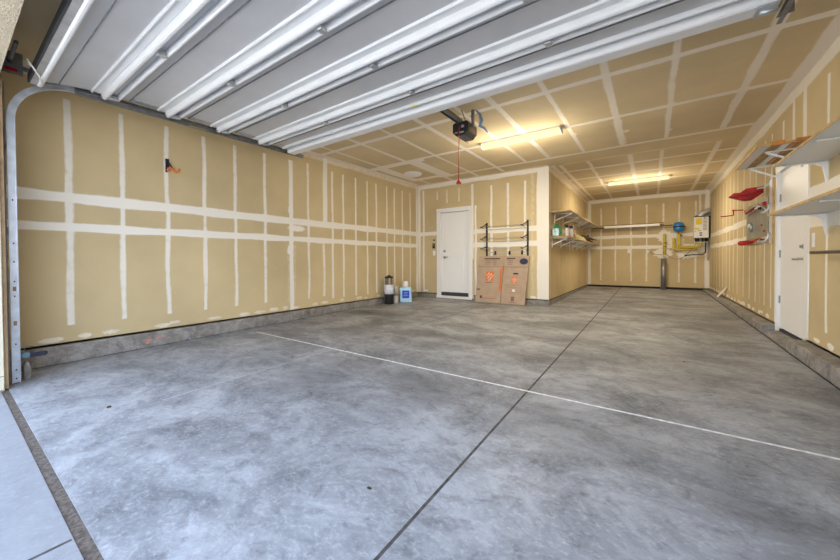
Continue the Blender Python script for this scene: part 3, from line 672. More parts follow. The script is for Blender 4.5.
# ------------------------------------------------------------------ lamps
def lamp(x0, x1, yc, label, p):
    t = thing('ceiling_light', label, 'ceiling light', ((x0+x1)/2, yc, H), 'fluorescent ceiling lights')
    b = MB(); b.box(x0, x1, yc-.09, yc+.09, H-.028, H-.001); b.build('housing', MT['white'], t)
    b = MB(); pr = [(-.088, -.028), (-.084, -.05), (-.06, -.072), (0, -.08), (.06, -.072), (.084, -.05), (.088, -.028)]
    b.prism([(x0+.012, yc+y, H+z) for y, z in pr], (x1-x0-.024, 0, 0)); b.build('lens', MT['lens'], t)
    for xx in (x0-.006, x1-.008):
        b = MB(); b.prism([(xx, yc+y*1.05, H+z*1.04) for y, z in pr], (.014, 0, 0)); b.build('end_cap', MT['whiteplastic'], t)
    li = bpy.data.lights.new('lamp_light', 'AREA'); li.shape = 'RECTANGLE'; li.size = x1-x0-.05; li.size_y = .2; li.energy = p*.42; li.color = LAMP_COL
    lo = bpy.data.objects.new('lamp_light', li); COL.objects.link(lo); lo.parent = t; lo.location = (0, 0, -.105); lo.rotation_euler = (0, 0, 0)
    for k in (-.36, 0, .36):      # fill points added in the air under the lens to brighten ceiling and walls
        pl = bpy.data.lights.new('fill_point', 'POINT'); pl.energy = p*.115; pl.color = LAMP_COL; pl.shadow_soft_size = .09
        po = bpy.data.objects.new('fill_point', pl); COL.objects.link(po); po.parent = t; po.location = (k, 0, -.34)
    return t
lamp(-2.19, -1.03, 4.92, 'bright fluorescent ceiling light beside the door opener, nearer the camera', LAMP_POWER)
lamp(-.84, .30, 9.1, 'bright fluorescent ceiling light over the far storage bay', LAMP_POWER*0.8)
b = MB(); b.lathe((-4.13, 5.72, H-.055), [(.0, 0), (.10, .004), (.165, .02), (.19, .045), (.19, .054)], 24)
tag(b.build('ceiling_light', MT['whiteplastic']), 'small round white ceiling disc inside the taped square near the back left corner', 'ceiling disc')

# ------------------------------------------------------------------ right wall shelves with brackets
def l_bracket(mb_parent, x_tip, y, z, leg=.19, name='bracket'):
    b = MB(); s = 1
    b.box(x_tip, XR-.004, y-.012, y+.012, z-.006, z)
    b.prism([(XR-.001, y-.012, z), (XR-.001, y-.012, z-leg), (XR-.008, y-.012, z-leg), (XR-.03, y-.012, z-.05), (XR-.07, y-.012, z-.022), (XR-.12, y-.012, z-.012), (x_tip, y-.012, z-.012), (x_tip, y-.012, z)], (0, .024, 0))
    b.build(name, MT['white'], mb_parent, bevel=.002)
def shelf_r(x0, y0, y1, z, label, br):
    t = thing('wall_shelf', label, 'shelf', (XR, (y0+y1)/2, z), 'white melamine shelves on the right wall')
    b = MB(); b.box(x0+.006, XR-.002, y0, y1-.006, z, z+.019); b.build('board', MT['melamine'], t)
    b = MB(); b.box(x0, x0+.006, y0, y1, z, z+.019); b.box(x0+.006, XR-.002, y1-.006, y1, z, z+.019); b.build('edge_strip', MT['wood'], t)
    for y in br: l_bracket(t, x0+.04, y, z)
    return t
shelf_r(.93, 2.1, 4.46, 1.845, 'upper white melamine wall shelf near the side door', (2.80, 3.6, 4.42))
shelf_r(.895, 2.1, 4.46, 1.39, 'lower white melamine wall shelf near the side door', (2.60, 3.41, 4.42))
# third shelf: loose boards across two brackets
def brace(t, xw, xt, y, z, leg, dirx, m=None):
    """white L bracket with a diagonal brace; wall at xw, tip at xt"""
    b = MB(); b.bar((xw-dirx*.006*-1, y, z-.006), (xt, y, z-.006), .026, .012); b.bar((xw+dirx*.004, y, z), (xw+dirx*.004, y, z-leg), .02, .008, 0, (0, 1, 0)); b.bar((xt-dirx*.012, y, z-.014), (xw+dirx*.012, y, z-leg*.72), .022, .018)
    return b.build('bracket', m or MT['white'], t)
t = thing('wall_shelf', 'high open shelf of loose lumber and boards beyond the side door', 'shelf', (XR, 5.3, 2.12))
for y in (5.02, 5.80): brace(t, XR, .98, y, 2.125, .20, -1)
b = MB(); b.box(.885, .972, 4.78, 5.85, 2.127, 2.145); b.build('board', MT['melamine'], t)
b = MB(); b.box(.875, .885, 4.775, 5.855, 2.122, 2.148); b.box(.972, .98, 4.775, 5.855, 2.120, 2.148); b.box(.875, 1.25, 4.768, 4.776, 2.128, 2.150); b.build('edge_strip', MT['wood'], t)
b = MB(); b.box(.982, 1.055, 4.79, 5.84, 2.127, 2.165); b.build('stud', MT['wooddark'], t)
b = MB(); b.box(1.066, 1.12, 4.80, 5.78, 2.127, 2.147); b.build('board', MT['melamine'], t)
b = MB(); b.box(1.13, 1.165, 4.80, 5.72, 2.127, 2.160); b.build('stud', MT['woodorange'], t)
b = MB(); b.box(1.175, 1.24, 4.80, 5.72, 2.127, 2.155); b.build('stud', MT['wooddark'], t)
b = MB(); b.box(.984, 1.075, 4.765, 4.79, 2.124, 2.165); b.build('end_block', MT['woodorange'], t)
b = MB(); b.box(1.15, 1.25, 4.765, 4.79, 2.124, 2.165); b.build('end_block', MT['woodorange'], t)
b = MB(); b.box(.9, 1.25, 5.845, 5.86, 2.127, 2.15); b.build('back_strip', MT['whiteplastic'], t)
# closet rod near the shelves
t = thing('closet_rod', 'dark bronze closet rod below the lower white shelf on the right wall', 'rod', (1.16, 3.3, 1.045))
b = MB(); b.tube([(1.165, 2.2, 1.045), (1.165, 4.42, 1.045)], .014, 12); b.build('rod', MT['bronze'], t)
for y in (2.4, 3.2): b = MB(); b.bar((1.165, y, 1.03), (XR, y, 1.03), .012, .02); b.build('holder', MT['bronze'], t)
b = MB(); b.box(XR-.008, XR-.001, 4.655, 4.725, 1.10, 1.235); b.box(XR-.012, XR-.008, 4.68, 4.70, 1.15, 1.19)
tag(b.build('light_switch', MT['whiteplastic'], bevel=.003), 'white light switch plate on the right wall next to the side door frame', 'light switch')
b = MB(); b.box(XR-.06, XR-.003, 4.52, 4.60, 1.42, 1.445); b.box(XR-.075, XR-.05, 4.50, 4.62, 1.412, 1.42)
rs = b.build('utility_hook', MT['red']); tag(rs, 'red hook peeking over the lower white shelf beside the side door', 'hook')

# ------------------------------------------------------------------ wall storage rack with red padded arms
t = thing('storage_rack', 'steel wall storage rack with white rail and red padded arms beyond the side door', 'storage rack', (XR, 6.1, 1.2))
b = MB(); b.box(XR-.03, XR-.001, 5.862, 5.90, 1.19, 2.03); b.build('wood_strip', MT['wood'], t)
b = MB(); b.box(XR-.028, XR-.001, 5.90, 6.03, 1.19, 2.02); b.build('rail', MT['melamine'], t)
for z in (1.93, 1.62, 1.25):
    b = MB(); b.tube([(XR-.03, 5.97, z+.07), (XR-.045, 5.97, z+.05), (XR-.05, 5.97, z), (XR-.09, 5.98, z-.04), (XR-.12, 6.0, z-.035)], .009, 8); b.build('hook', MT['galv'], t)
b = MB(); r = random.Random(3)   # big folded red arm
A = [(.87, 6.2, 1.842), (.92, 6.2, 1.888), (.985, 6.2, 1.887), (1.04, 6.2, 1.935), (1.21, 6.2, 1.948), (1.21, 6.2, 1.865), (1.10, 6.2, 1.775), (1.03, 6.2, 1.775)]
b.prism(A, (.0, .10, .0)); b.build('folded_arm', MT['redfabric'], t, bevel=.008)
b = MB(); b.tube([(.90, 6.19, 1.845), (.98, 6.185, 1.862), (1.08, 6.185, 1.858), (1.20, 6.19, 1.90)], .012, 8); b.tube([(.97, 6.19, 1.80), (1.06, 6.185, 1.80), (1.19, 6.19, 1.868)], .008, 8); b.build('arm_tube', MT['red'], t)
b = MB(); b.bar((1.14, 6.185, 1.917), (1.20, 6.185, 1.925), .01, .02); b.build('clasp', MT['galv'], t)
b = MB(); b.tube([(.955, 6.15, 1.195), (.975, 6.15, 1.197), (1.03, 6.15, 1.203), (1.09, 6.15, 1.208), (1.11, 6.15, 1.21)], [.018, .03, .032, .026, .014], 12); b.build('padded_arm', MT['redfabric'], t)
b = MB(); b.tube([(1.08, 6.15, 1.215), (1.15, 6.15, 1.245), (1.22, 6.15, 1.24)], .014, 8); b.build('padded_arm', MT['red'], t)
b = MB(); b.tube([(1.16, 6.13, 1.245), (1.14, 6.13, 1.215), (1.18, 6.13, 1.195), (1.23, 6.13, 1.205), (1.235, 6.13, 1.24)], .009, 8); b.build('hook', MT['galv'], t)
b = MB(); b.tube([(1.15, 6.15, 1.72), (1.155, 6.15, 1.695), (1.22, 6.15, 1.69)], .006, 8); b.box(1.19, 1.225, 6.14, 6.16, 1.68, 1.735); b.build('small_hook', MT['red'], t)
b = MB(); b.bar((1.165, 6.13, 1.712), (1.20, 6.13, 1.72), .01, .008); b.build('latch', MT['black'], t)
# flat grey panel
t = thing('metal_panel', 'flat grey metal panel mounted on the right wall behind the red arms', 'panel', (XR, 6.7, 1.2))
b = MB(); b.box(XR-.016, XR-.001, 6.16, 7.34, 1.29, 1.80); b.build('sheet', MT['panelgrey'], t)
b = MB(); b.box(XR-.022, XR-.016, 6.5, 7.34, 1.20, 1.29); b.build('lower_sheet', MT['olive'], t)
b = MB(); b.tube([(XR-.018, 6.2, 1.63), (XR-.05, 6.3, 1.70), (XR-.05, 6.8, 1.70), (XR-.02, 7.2, 1.66)], .010, 8); b.build('upper_rod', MT['galv'], t)
b = MB(); b.lathe((XR-.016, 7.0, 1.46), [(.07, 0), (.065, -.02), (.03, -.045)], 14, 0, 'x'); b.build('round_cover', MT['galv'], t)
for y, z in ((6.43, 1.45), (6.30, 1.36)): b = MB(); b.box(XR-.03, XR-.016, y-.02, y+.02, z-.012, z+.012); b.build('red_tab', MT['red'], t)
b = MB(); b.lathe((XR-.03, 6.42, 1.68), [(.02, 0), (.018, -.03)], 10, 0, 'x'); b.build('knob', MT['black'], t)
b = MB(); b.tube([(XR-.06, 6.62, 1.71), (XR-.09, 6.95, 1.67), (XR-.05, 7.25, 1.74)], .014, 8); b.build('red_arm', MT['redfabric'], t)
b = MB(); b.tube([(XR-.02, 7.55, 1.79), (XR-.16, 7.55, 1.795)], .010, 8); b.tube([(XR-.14, 7.55, 1.80), (XR-.14, 7.55, 1.71)], .008, 8); b.tube([(XR-.14, 7.55, 1.71), (XR-.30, 7.55, 1.70)], .009, 8)
tag(b.build('ladder_hook', MT['red']), 'thin red stepped hook sticking out of the right wall past the grey panel', 'hook')
b = MB(); b.prism([(XR-.002, 9.02, .42), (XR-.002, 9.10, .42), (XR-.05, 9.35, .30), (XR-.11, 9.55, fz(9.5)+.045), (XR-.10, 9.40, fz(9.5)+.05), (XR-.04, 9.2, .30)], (-.003, 0, 0))
tag(b.build('paper_tape', MT['tape']), 'loose curl of white joint tape peeling off the right wall near the floor', 'tape')

# ------------------------------------------------------------------ alcove shelves on the partition
def shelf_p(z, xf, ys, m, label, ya, yb):
    t = thing('wall_shelf', label, 'shelf', (XP, (ya+yb)/2, z))
    b = MB(); b.box(XP+.003, xf, ya, yb, z, z+.018); b.build('board', m, t)
    b = MB(); b.box(XP+.003, xf, ya-.007, ya, z-.001, z+.019); b.box(xf, xf+.006, ya-.007, yb, z-.001, z+.019); b.build('edge_strip', MT['wood'], t)
    for y in ys: brace(t, XP, xf-.02, y, z-.001, .19, 1, MT['white'])
    return t
shelf_p(1.93, -1.285, (7.27, 8.05, 8.95, 9.25, 10.1, 10.65), MT['greybottle'], 'upper brown shelf on white brackets along the alcove partition', 6.95, Y2-.33)
shelf_p(1.425, -1.33, (7.05, 7.85, 8.8, 9.15, 9.75, 10.6), MT['greybottle'], 'lower brown shelf on white brackets along the alcove partition', 6.93, Y2-.05)
t = thing('wall_shelf', 'long dark shelf with a white front lip high on the far wall', 'shelf', (-.5, Y2, 1.93))
b = MB(); b.box(XP+.003, .28, Y2-.30, Y2-.003, 1.93, 1.948); b.box(-1.42, .28, Y2-.32, Y2-.30, 1.965, 1.99); b.build('board', MT['wooddark'], t)
b = MB(); b.box(-1.16, .18, Y2-.322, Y2-.302, 1.90, 1.962); b.build('front_lip', MT['whiteplastic'], t)
for x in (-.50, -.12):
    b = MB(); b.box(x-.012, x+.012, Y2-.30, Y2-.003, 1.918, 1.930); b.box(x-.012, x+.012, Y2-.010, Y2-.002, 1.70, 1.93); b.bar((x, Y2-.27, 1.92), (x, Y2-.01, 1.80), .012, .012)
    b.build('bracket', MT['white'], t)
b = MB(); b.box(.30, .47, Y2-.04, Y2-.01, 1.915, 1.93); 
tag(b.build('pipe_strap', MT['blackmetal']), 'thin dark strap reaching from the far wall to the blue tank', 'strap')

# items on the lower alcove shelf
ZS = 1.444
t = thing('detergent_jug', 'green and white detergent jug at the near end of the lower alcove shelf', 'bottle', (-1.555, 7.08, ZS))
b = MB(); b.lathe((-1.555, 7.03, ZS), [(.085, 0), (.10, .02), (.10, .15), (.075, .20), (.04, .225)], 16, 0, 'z', .78, .62); b.build('body', MT['greenplastic'], t)
b = MB(); b.box(-1.615, -1.495, 6.958, 6.968, ZS+.02, ZS+.16); b.build('jug_label', MT['labelmix'], t)
b = MB(); b.lathe((-1.555, 7.03, ZS+.22), [(.035, 0), (.032, .035)], 12); b.build('cap', MT['greenplastic'], t)
b = MB(); b.tube([(-1.495, 7.03, ZS+.19), (-1.46, 7.03, ZS+.15), (-1.465, 7.03, ZS+.07), (-1.495, 7.03, ZS+.05)], .011, 8); b.build('handle', MT['greenplastic'], t)
def cleaner(x, y, label, cap, h=.2):
    t = thing('spray_bottle', label, 'bottle', (x, y, ZS), 'white bottles on the alcove shelf')
    b = MB(); b.lathe((x, y, ZS), [(.035, 0), (.042, .01), (.042, h*.6), (.028, h*.75), (.02, h*.85)], 14); b.build('body', MT['whiteplastic'], t)
    b = MB(); b.lathe((x, y, ZS+h*.83), [(.026, 0), (.03, .02), (.024, .06)], 12); b.box(x-.05, x+.02, y-.012, y+.012, ZS+h*.83+.04, ZS+h*.83+.062); b.build('cap', cap, t)
    return t
ZS += .0105
cleaner(-1.44, 7.40, 'white bottle with a near black top next to the green jug', MT['black'], .23)
cleaner(-1.39, 7.60, 'white bottle with a dark purple top, in front of the olive board', MT['purple'], .22)
ZS -= .0105
b = MB(); b.tube([(-1.36, 7.83, ZS+.02), (-1.345, 7.78, ZS+.10), (-1.36, 7.8, ZS+.18), (-1.41, 7.8, ZS+.23)], .006, 8)
tag(b.build('cable', MT['tape']), 'pale curved cord standing at the end of the white bottles', 'cord')
b = MB(); b.box(-1.57, -1.335, 7.22, 7.80, ZS, ZS+.010)
tag(b.build('shelf_mat', MT['woodorange']), 'orange brown mat lying under the bottles on the lower alcove shelf', 'mat')
b = MB(); b.prism([(-1.34, 7.95, ZS), (-1.34, 9.3, ZS), (-1.40, 9.3, ZS+.10), (-1.40, 7.95, ZS+.10)], (-.18, 0, 0))
tag(b.build('cardboard_box', MT['olive']), 'low olive box lying in the middle of the lower alcove shelf', 'box')
t = thing('firewood_bundle', 'dark heap of bare branches on the far end of the lower alcove shelf', 'branches', (-1.38, 10.2, ZS))
r = random.Random(9)
for k in range(9):
    y0 = 9.4+r.uniform(0, .5); x0 = r.uniform(-1.58, -1.36)
    b = MB(); b.tube([(x0, y0, ZS+.03+.02*(k//3)), (x0+r.uniform(-.03, .05), y0+.5, ZS+.10+.03*(k % 4)), (x0+r.uniform(-.02, .12), y0+1.2, ZS+.04+.03*(k % 3))], [.03, .028, .012], 7); b.build('branch', MT['twig'], t)

# ------------------------------------------------------------------ water heater, tank, pipes
YW = Y2-.003
t = thing('water_heater', 'white tankless water heater with yellow notices in the far right corner', 'water heater', (1.07, Y2-.1, 1.53))
b = MB(); b.box(.915, 1.215, YW-.24, YW-.03, 1.535, 2.085); b.build('cabinet', MT['white'], t, bevel=.012)
b = MB(); b.box(.93, 1.25, YW-.22, YW, 1.53, 2.11); b.build('side_case', MT['blackmetal'], t)
yf = YW-.2415
b = MB(); b.box(.955, 1.075, yf-.002, yf, 1.885, 2.05); b.build('notice', MT['yellow'], t)
b = MB(); b.box(.925, 1.02, yf-.002, yf, 1.755, 1.80); b.build('notice', MT['yellow'], t)
TX = [(1.10, 1.175, 2.02-.035*k, 2.033-.035*k, 'inkfaint') for k in range(9)]+[(1.11, 1.15, 2.05, 2.065, 'ink'), (1.0, 1.05, 1.72, 1.735, 'inkfaint'), (.935, .96, 1.70, 1.71, 'inkfaint')]+[(1.03, 1.08, 1.66-.035*k, 1.68-.035*k, 'ink') for k in range(3)]
for (xa, xb_, za, zb_, mk) in TX: b = MB(); b.box(xa, xb_, yf-.001, yf, za, zb_); b.build('printed_line', MT[mk], t)
b = MB(); b.tube([(1.06, YW-.12, 2.08), (1.06, YW-.12, 2.13), (1.10, YW-.12, 2.20), (1.18, YW-.11, 2.235), (1.25, YW-.10, 2.24)], .075, 16); b.build('vent_duct', MT['foil'], t)
b = MB(); b.tube([(.99, YW-.12, 2.08), (.985, YW-.12, 2.14)], .035, 12); b.build('air_inlet', MT['galvdark'], t)
for x in (.965, 1.01, 1.10, 1.16, 1.19):
    b = MB(); b.tube([(x, YW-.12, 1.54), (x, YW-.12, 1.44)], .016, 10); b.lathe((x, YW-.12, 1.47), [(.024, 0), (.024, .03)], 8); b.box(x-.008, x+.03, YW-.16, YW-.13, 1.465, 1.485); b.build('valve', MT['black'], t)
b = MB(); b.tube([(.98, YW-.15, 1.425), (1.22, YW-.15, 1.43)], .011, 8); b.build('crossing_pipe', MT['whiteplastic'], t)
b = MB(); b.tube([(1.225, YW-.05, 1.55), (1.225, YW-.05, 1.05), (1.225, YW-.03, .95)], .016, 8); b.build('drain_pipe', MT['greybottle'], t)
t = thing('expansion_tank', 'blue expansion tank with a black strap on the far wall', 'tank', (.60, Y2-.16, 1.73))
b = MB(); b.lathe((.60, YW-.14, 1.72), [(.03, 0), (.09, .015), (.118, .05), (.12, .09), (.12, .18), (.118, .21), (.09, .25), (.03, .27)], 24); b.build('shell', MT['blue'], t)
b = MB(); b.lathe((.60, YW-.14, 1.842), [(.1225, 0), (.1225, .032)], 24); b.bar((.47, YW-.14, 1.858), (.30, YW-.10, 1.858), .02, .014); b.box(.72, .745, YW-.16, YW-.02, 1.845, 1.872); b.build('strap', MT['black'], t)
b = MB(); b.lathe((.60, YW-.14, 1.655), [(.02, 0), (.02, .07)], 10); b.build('stem', MT['brass'], t)
def pipe(label, pts, r, extra=None):
    t = thing('water_pipe', label, 'pipe', pts[0], 'yellow wrapped pipes')
    b = MB(); b.tube(pts, r, 12); b.build('pipe_run', MT['pipeyellow'], t)
    for (x, z) in (extra or ()):
        b = MB(); b.lathe((x, YW-.10, z-.03), [(.026, 0), (.034, .01), (.034, .05), (.026, .06)], 10); b.bar((x, YW-.14, z), (x+.055, YW-.145, z+.005), .012, .014); b.build('valve', MT['blackmetal'], t)
pipe('short upright yellow pipe with two black valves above the grey floor post', [(.29, YW-.10, 1.68), (.29, YW-.10, 1.10)], .034, ((.29, 1.43), (.29, 1.33)))
pipe('leftmost L-shaped yellow pipe turning right under the blue tank', [(.50, YW-.09, 1.56), (.50, YW-.09, 1.30), (.515, YW-.09, 1.26), (.56, YW-.09, 1.24), (.92, YW-.09, 1.245), (1.0, YW-.11, 1.26)], .034)
pipe('yellow pipe from the blue tank down and across to the heater', [(.61, YW-.14, 1.665), (.61, YW-.13, 1.34), (.63, YW-.13, 1.31), (.68, YW-.13, 1.295), (.95, YW-.13, 1.30), (1.04, YW-.13, 1.32), (1.075, YW-.12, 1.43)], .038, ((.635, 1.62),))
b = MB(); b.tube([(-.07, YW-.03, 1.23), (.0, YW-.05, 1.15), (.10, YW-.06, 1.11), (.22, YW-.06, 1.11), (.33, YW-.14, 1.12), (.42, YW-.14, 1.03), (.54, YW-.12, .98), (.66, YW-.12, 1.0), (.76, YW-.12, 1.08), (.92, YW-.15, 1.30), (.97, YW-.15, 1.42)], .008, 6)
tag(b.build('power_cord', MT['wooddark']), 'brown cord sagging across the far wall below the yellow pipes', 'cord')
b = MB(); b.tube([(.76, YW-.12, 1.08), (.90, YW-.12, 1.10), (1.10, YW-.12, 1.10), (1.16, YW-.13, 1.15), (1.165, YW-.13, 1.42)], .014, 8); b.lathe((.75, YW-.12, 1.06), [(.022, 0), (.022, .045)], 8)
tag(b.build('drain_hose', MT['twig']), 'dark drain hose running level under the water heater', 'hose')
def outlet(x, z, label, dark=False):
    b = MB(); b.box(x-.037, x+.037, YW-.008, YW, z-.06, z+.06, 0); b.box(x-.014, x+.014, YW-.010, YW-.008, z+.008, z+.036, 1 if dark else 0); b.box(x-.014, x+.014, YW-.010, YW-.008, z-.036, z-.008, 0)
    tag(b.build('wall_outlet', [MT['whiteplastic'], MT['black']], bevel=.002), label, 'outlet')
outlet(-.55, 1.22, 'white wall outlet alone below the far wall shelf'); outlet(-.085, 1.235, 'white wall outlet with the brown cord plugged in', True)
t = thing('floor_post', 'grey steel safety post on the floor in front of the far wall pipes', 'post', (.27, Y2-.22, fz(11.4)))
b = MB(); b.tube([(.27, Y2-.20, fz(11.4)-.005), (.27, Y2-.20, .985)], .064, 20); b.build('tube', mat('dark post steel', (.26, .26, .27), .28, .6), t)
b = MB(); b.lathe((.27, Y2-.20, .98), [(.06, 0), (.05, .018), (.02, .026)], 20); b.build('cap', MT['grey'], t)

# ------------------------------------------------------------------ back wall: rack, cartons, keypad
t = thing('wall_rack', 'black steel wall rack with three tiers of hooks above the cartons', 'rack', (-2.5, Y1, 1.1))
for x, zt in ((-2.94, 1.77), (-2.056, 1.775)):
    b = MB(); b.box(x-.016, x+.016, Y1-.022, Y1-.001, 1.07, zt+.02); b.build('upright', MT['blackmetal'], t)
    for z in (1.69, 1.43, 1.22):
        s = .075 if z > 1.3 else .055
        b = MB(); pts = [(x, Y1-.02, z+s), (x-.0, Y1-.14, z), (x, Y1-.02, z-s*.9)]
        P = [(x-.005, Y1-.026, z+s), (x-.10, Y1-.06, z+.005), (x-.005, Y1-.026, z-s*.95)]
        b.tube(P+[P[0]], .010, 6); b.tube([P[1], (P[1][0]-.03, P[1][1]-.01, P[1][2]+.012)], .010, 6); b.build('hook', MT['blackmetal'], t)
for z in (1.71, 1.64, 1.455, 1.385, 1.235):
    b = MB(); b.tube([(-2.94, Y1-.03, z), (-2.056, Y1-.03, z)], .0055, 6); b.build('rod', MT['greybottle'], t)
t = thing('hook_rail', 'thin rail with three small black hooks just above the cartons', 'hook rail', (-2.46, Y1, 1.13))
b = MB(); b.box(-2.92, -2.07, Y1-.012, Y1-.001, 1.135, 1.155); b.build('rail', MT['greybottle'], t)
for x in (-2.745, -2.433, -2.17): b = MB(); b.box(x-.016, x+.016, Y1-.03, Y1-.002, 1.10, 1.175); b.tube([(x, Y1-.03, 1.11), (x, Y1-.06, 1.10), (x, Y1-.065, 1.13)], .007, 6); b.build('hook', MT['black'], t)

def carton(name, label, xa, xb, xa2, xb2, zt, marks):
    y_b, y_t = Y1-.17, Y1-.035; zb = fz(Y1-.15)
    zb0 = zb+.002
    t = thing(name, label, 'box', ((xa+xb)/2, y_b, zb0), 'flattened cartons')
    lean = lambda z: y_b+(y_t-y_b)*(z-zb0)/(zt-zb0)
    zf = zb0+(zt-zb0)*.77
    def xat(u, z): k = (z-zb0)/(zt-zb0); return (xa+(xa2-xa)*k)*(1-u)+(xb+(xb2-xb)*k)*u
    th = .022
    b = MB(); b.prism([(xat(0, zb0), lean(zb0), zb0), (xat(1, zb0), lean(zb0), zb0), (xat(1, zf), lean(zf), zf), (xat(0, zf), lean(zf), zf)], (0, th, .0), 0, 1); b.build('panel', [MT['cardboard'], MT['cardedge']], t)
    b = MB(); b.prism([(xat(0, zf)-.004, lean(zf)+.004, zf+.004), (xat(1, zf), lean(zf)+.004, zf+.004), (xat(1, zt), lean(zt)+.012, zt), (xat(0, zt)-.012, lean(zt)+.012, zt)], (0, th, .0), 0, 1); b.build('top_flap', [MT['cardboard'], MT['cardedge']], t)
    sl = Vector((0, y_t-y_b, zt-zb0)).normalized(); nrm = Vector((0, -sl.z, sl.y))
    def P(u, z, off=.002): return Vector((xat(u, z), lean(z), z))+nrm*(off if z < zf else off+.002)
    def rect(nm, u0, u1, z0, z1, m, off=.002):
        b = MB(); b.prism([P(u0, z0, off), P(u1, z0, off), P(u1, z1, off), P(u0, z1, off)], nrm*-.001); b.build(nm, m, t)
    marks(t, rect, P, sl, nrm)
    return t
def logo(t, rect, P, sl, nrm, u0, u1, z0, z1):
    rect('logo_square', u0, u1, z0, z1, MT['orange'])
    c = P((u0+u1)/2, (z0+z1)/2, .0032); h = (z1-z0)
    xd = (Vector((1, 0, 0))+sl).normalized(); yd = nrm.cross(xd)*1.0
    for k, s in enumerate(('THE', 'HOME', 'DEPOT')):
        off = yd*(.27-.27*k)*h
        text_mesh('lettering', s, h*.27, MT['tape'], c+off, xd, yd, t, .0003)
def marks_l(t, rect, P, sl, nrm):
    for u in np.arange(.22, .76, .09): rect('print', u, u+.075, 1.005, 1.028, MT['ink'])
    for z in (.965, .93, .895):
        rect('print', .28, .48, z, z+.008, MT['inkfaint']); rect('print', .58, .72, z, z+.008, MT['inkfaint'])
    logo(t, rect, P, sl, nrm, .34, .66, .55, .74)
    rect('fold_line', .0, 1.0, .838, .846, MT['inkfaint'], .003); rect('print', .34, .62, .50, .515, MT['inkfaint']); rect('print', .02, .16, .335, .375, MT['inkfaint'])
    rect('print', .19, .26, .17, .225, MT['ink']); rect('print', .28, .80, .195, .205, MT['orange']); rect('print', .28, .80, .17, .178, MT['inkfaint'])
    rect('side_stripe', .90, .985, .34, .82, MT['orange'])
    text_mesh('lettering', 'THE HOME DEPOT', .045, MT['inkfaint'], P(.943, .58, .0032), sl, Vector((-1, 0, 0)), t, .0003)
def marks_r(t, rect, P, sl, nrm):
    for u in np.arange(.10, .45, .09): rect('print', u, u+.075, 1.005, 1.028, MT['ink'])
    for z in (.965, .93, .895): rect('print', .14, .36, z, z+.008, MT['inkfaint'])
    rect('fold_line', .0, 1.0, .836, .844, MT['inkfaint'], .003); rect('print', .42, .62, .69, .72, MT['ink']); logo(t, rect, P, sl, nrm, .38, .60, .52, .64)
    c = P(.80, .955, .004); b = MB(); b.lathe((c.x, c.y-.006, c.z), [(.08, 0), (.08, .002)], 20, 0, 'y', 1.05, .78); b.build('seal_print', MT['navy'], t)
    for z in (.47, .42, .37, .32): rect('print', .18, .78, z, z+.004, MT['inkfaint'])
    for u in (.17, .79): rect('print', u, u+.005, .32, .475, MT['inkfaint'])
    b = MB(); c = P(.50, .36, .0035); b.lathe((c.x, c.y, c.z), [(.034, 0), (.034, .001)], 14, 0, 'y'); b.build('recycling_mark', MT['tape'], t)
    rect('print', .42, .56, .145, .24, MT['inkfaint']); rect('print', .36, .64, .115, .125, MT['inkfaint'])
carton('flat_carton', 'flattened brown carton with a big orange square logo, next to the house door', -3.15, -2.585, -3.10, -2.535, 1.07, marks_l)
carton('flat_carton', 'flattened brown carton with a dark round print at its top right corner', -2.575, -2.075, -2.525, -2.015, 1.065, marks_r)

t = thing('opener_keypad', 'black opener keypad on the back wall left of the house door', 'keypad', (-4.30, Y1, 1.28))
b = MB(); b.box(-4.335, -4.275, Y1-.025, Y1-.001, 1.27, 1.39); b.build('body', MT['black'], t, bevel=.004)
b = MB(); b.box(-4.315, -4.295, Y1-.028, Y1-.025, 1.33, 1.36); b.build('button', MT['galv'], t)
b = MB(); b.box(-4.33, -4.262, Y1-.008, Y1-.001, 1.10, 1.215); b.box(-4.305, -4.287, Y1-.012, Y1-.008, 1.14, 1.175)
tag(b.build('light_switch', MT['whiteplastic'], bevel=.002), 'white light switch plate under the black keypad by the house door', 'light switch')
b = MB(); b.lathe((-4.30, Y1-.001, 1.47), [(.02, 0), (.018, -.02)], 10, 0, 'y')
tag(b.build('wall_sensor', MT['black']), 'tiny dark knob on the wall above the black keypad', 'knob')

# ------------------------------------------------------------------ containers by the left wall
zb = fz(5.43)
t = thing('tall_canister', 'tall black cylinder with a white label and brass top by the left wall', 'canister', (-4.56, 5.43, zb))
b = MB(); b.lathe((-4.56, 5.43, zb), [(.092, 0), (.098, .01), (.098, .40), (.092, .42)], 24); b.build('body', MT['black'], t)
b = MB(); b.lathe((-4.56, 5.43, zb+.215), [(.0995, 0), (.0995, .20)], 24); b.build('canister_label', mat('white label', (.72, .72, .78), .5, noise=.15, nscale=20), t)
b = MB(); b.lathe((-4.56, 5.43, zb+.42), [(.085, 0), (.085, .02), (.075, .03), (.075, .05), (.085, .055), (.085, .07), (.070, .08), (.070, .11), (.085, .115), (.085, .13)], 20); b.build('neck', MT['brass'], t)
b = MB(); b.lathe((-4.56, 5.43, zb+.55), [(.088, 0), (.088, .03), (.04, .04), (.03, .06)], 20); b.build('cap', MT['blackmetal'], t)
for s in (-1, 1): b = MB(); b.box(-4.56+s*.065-.014, -4.56+s*.065+.014, 5.36, 5.38, zb+.43, zb+.55); b.build('post', MT['greybottle'], t)
zb = fz(5.60)
t = thing('short_canister', 'slim tan canister standing between the black cylinder and the blue jug', 'canister', (-4.52, 5.62, zb))
b = MB(); b.lathe((-4.52, 5.60, zb), [(.055, 0), (.058, .01), (.058, .17)], 18); b.build('body', MT['greybottle'], t)
b = MB(); b.lathe((-4.52, 5.60, zb+.17), [(.0595, 0), (.0595, .018)], 18); b.build('band', MT['inkfaint'], t)
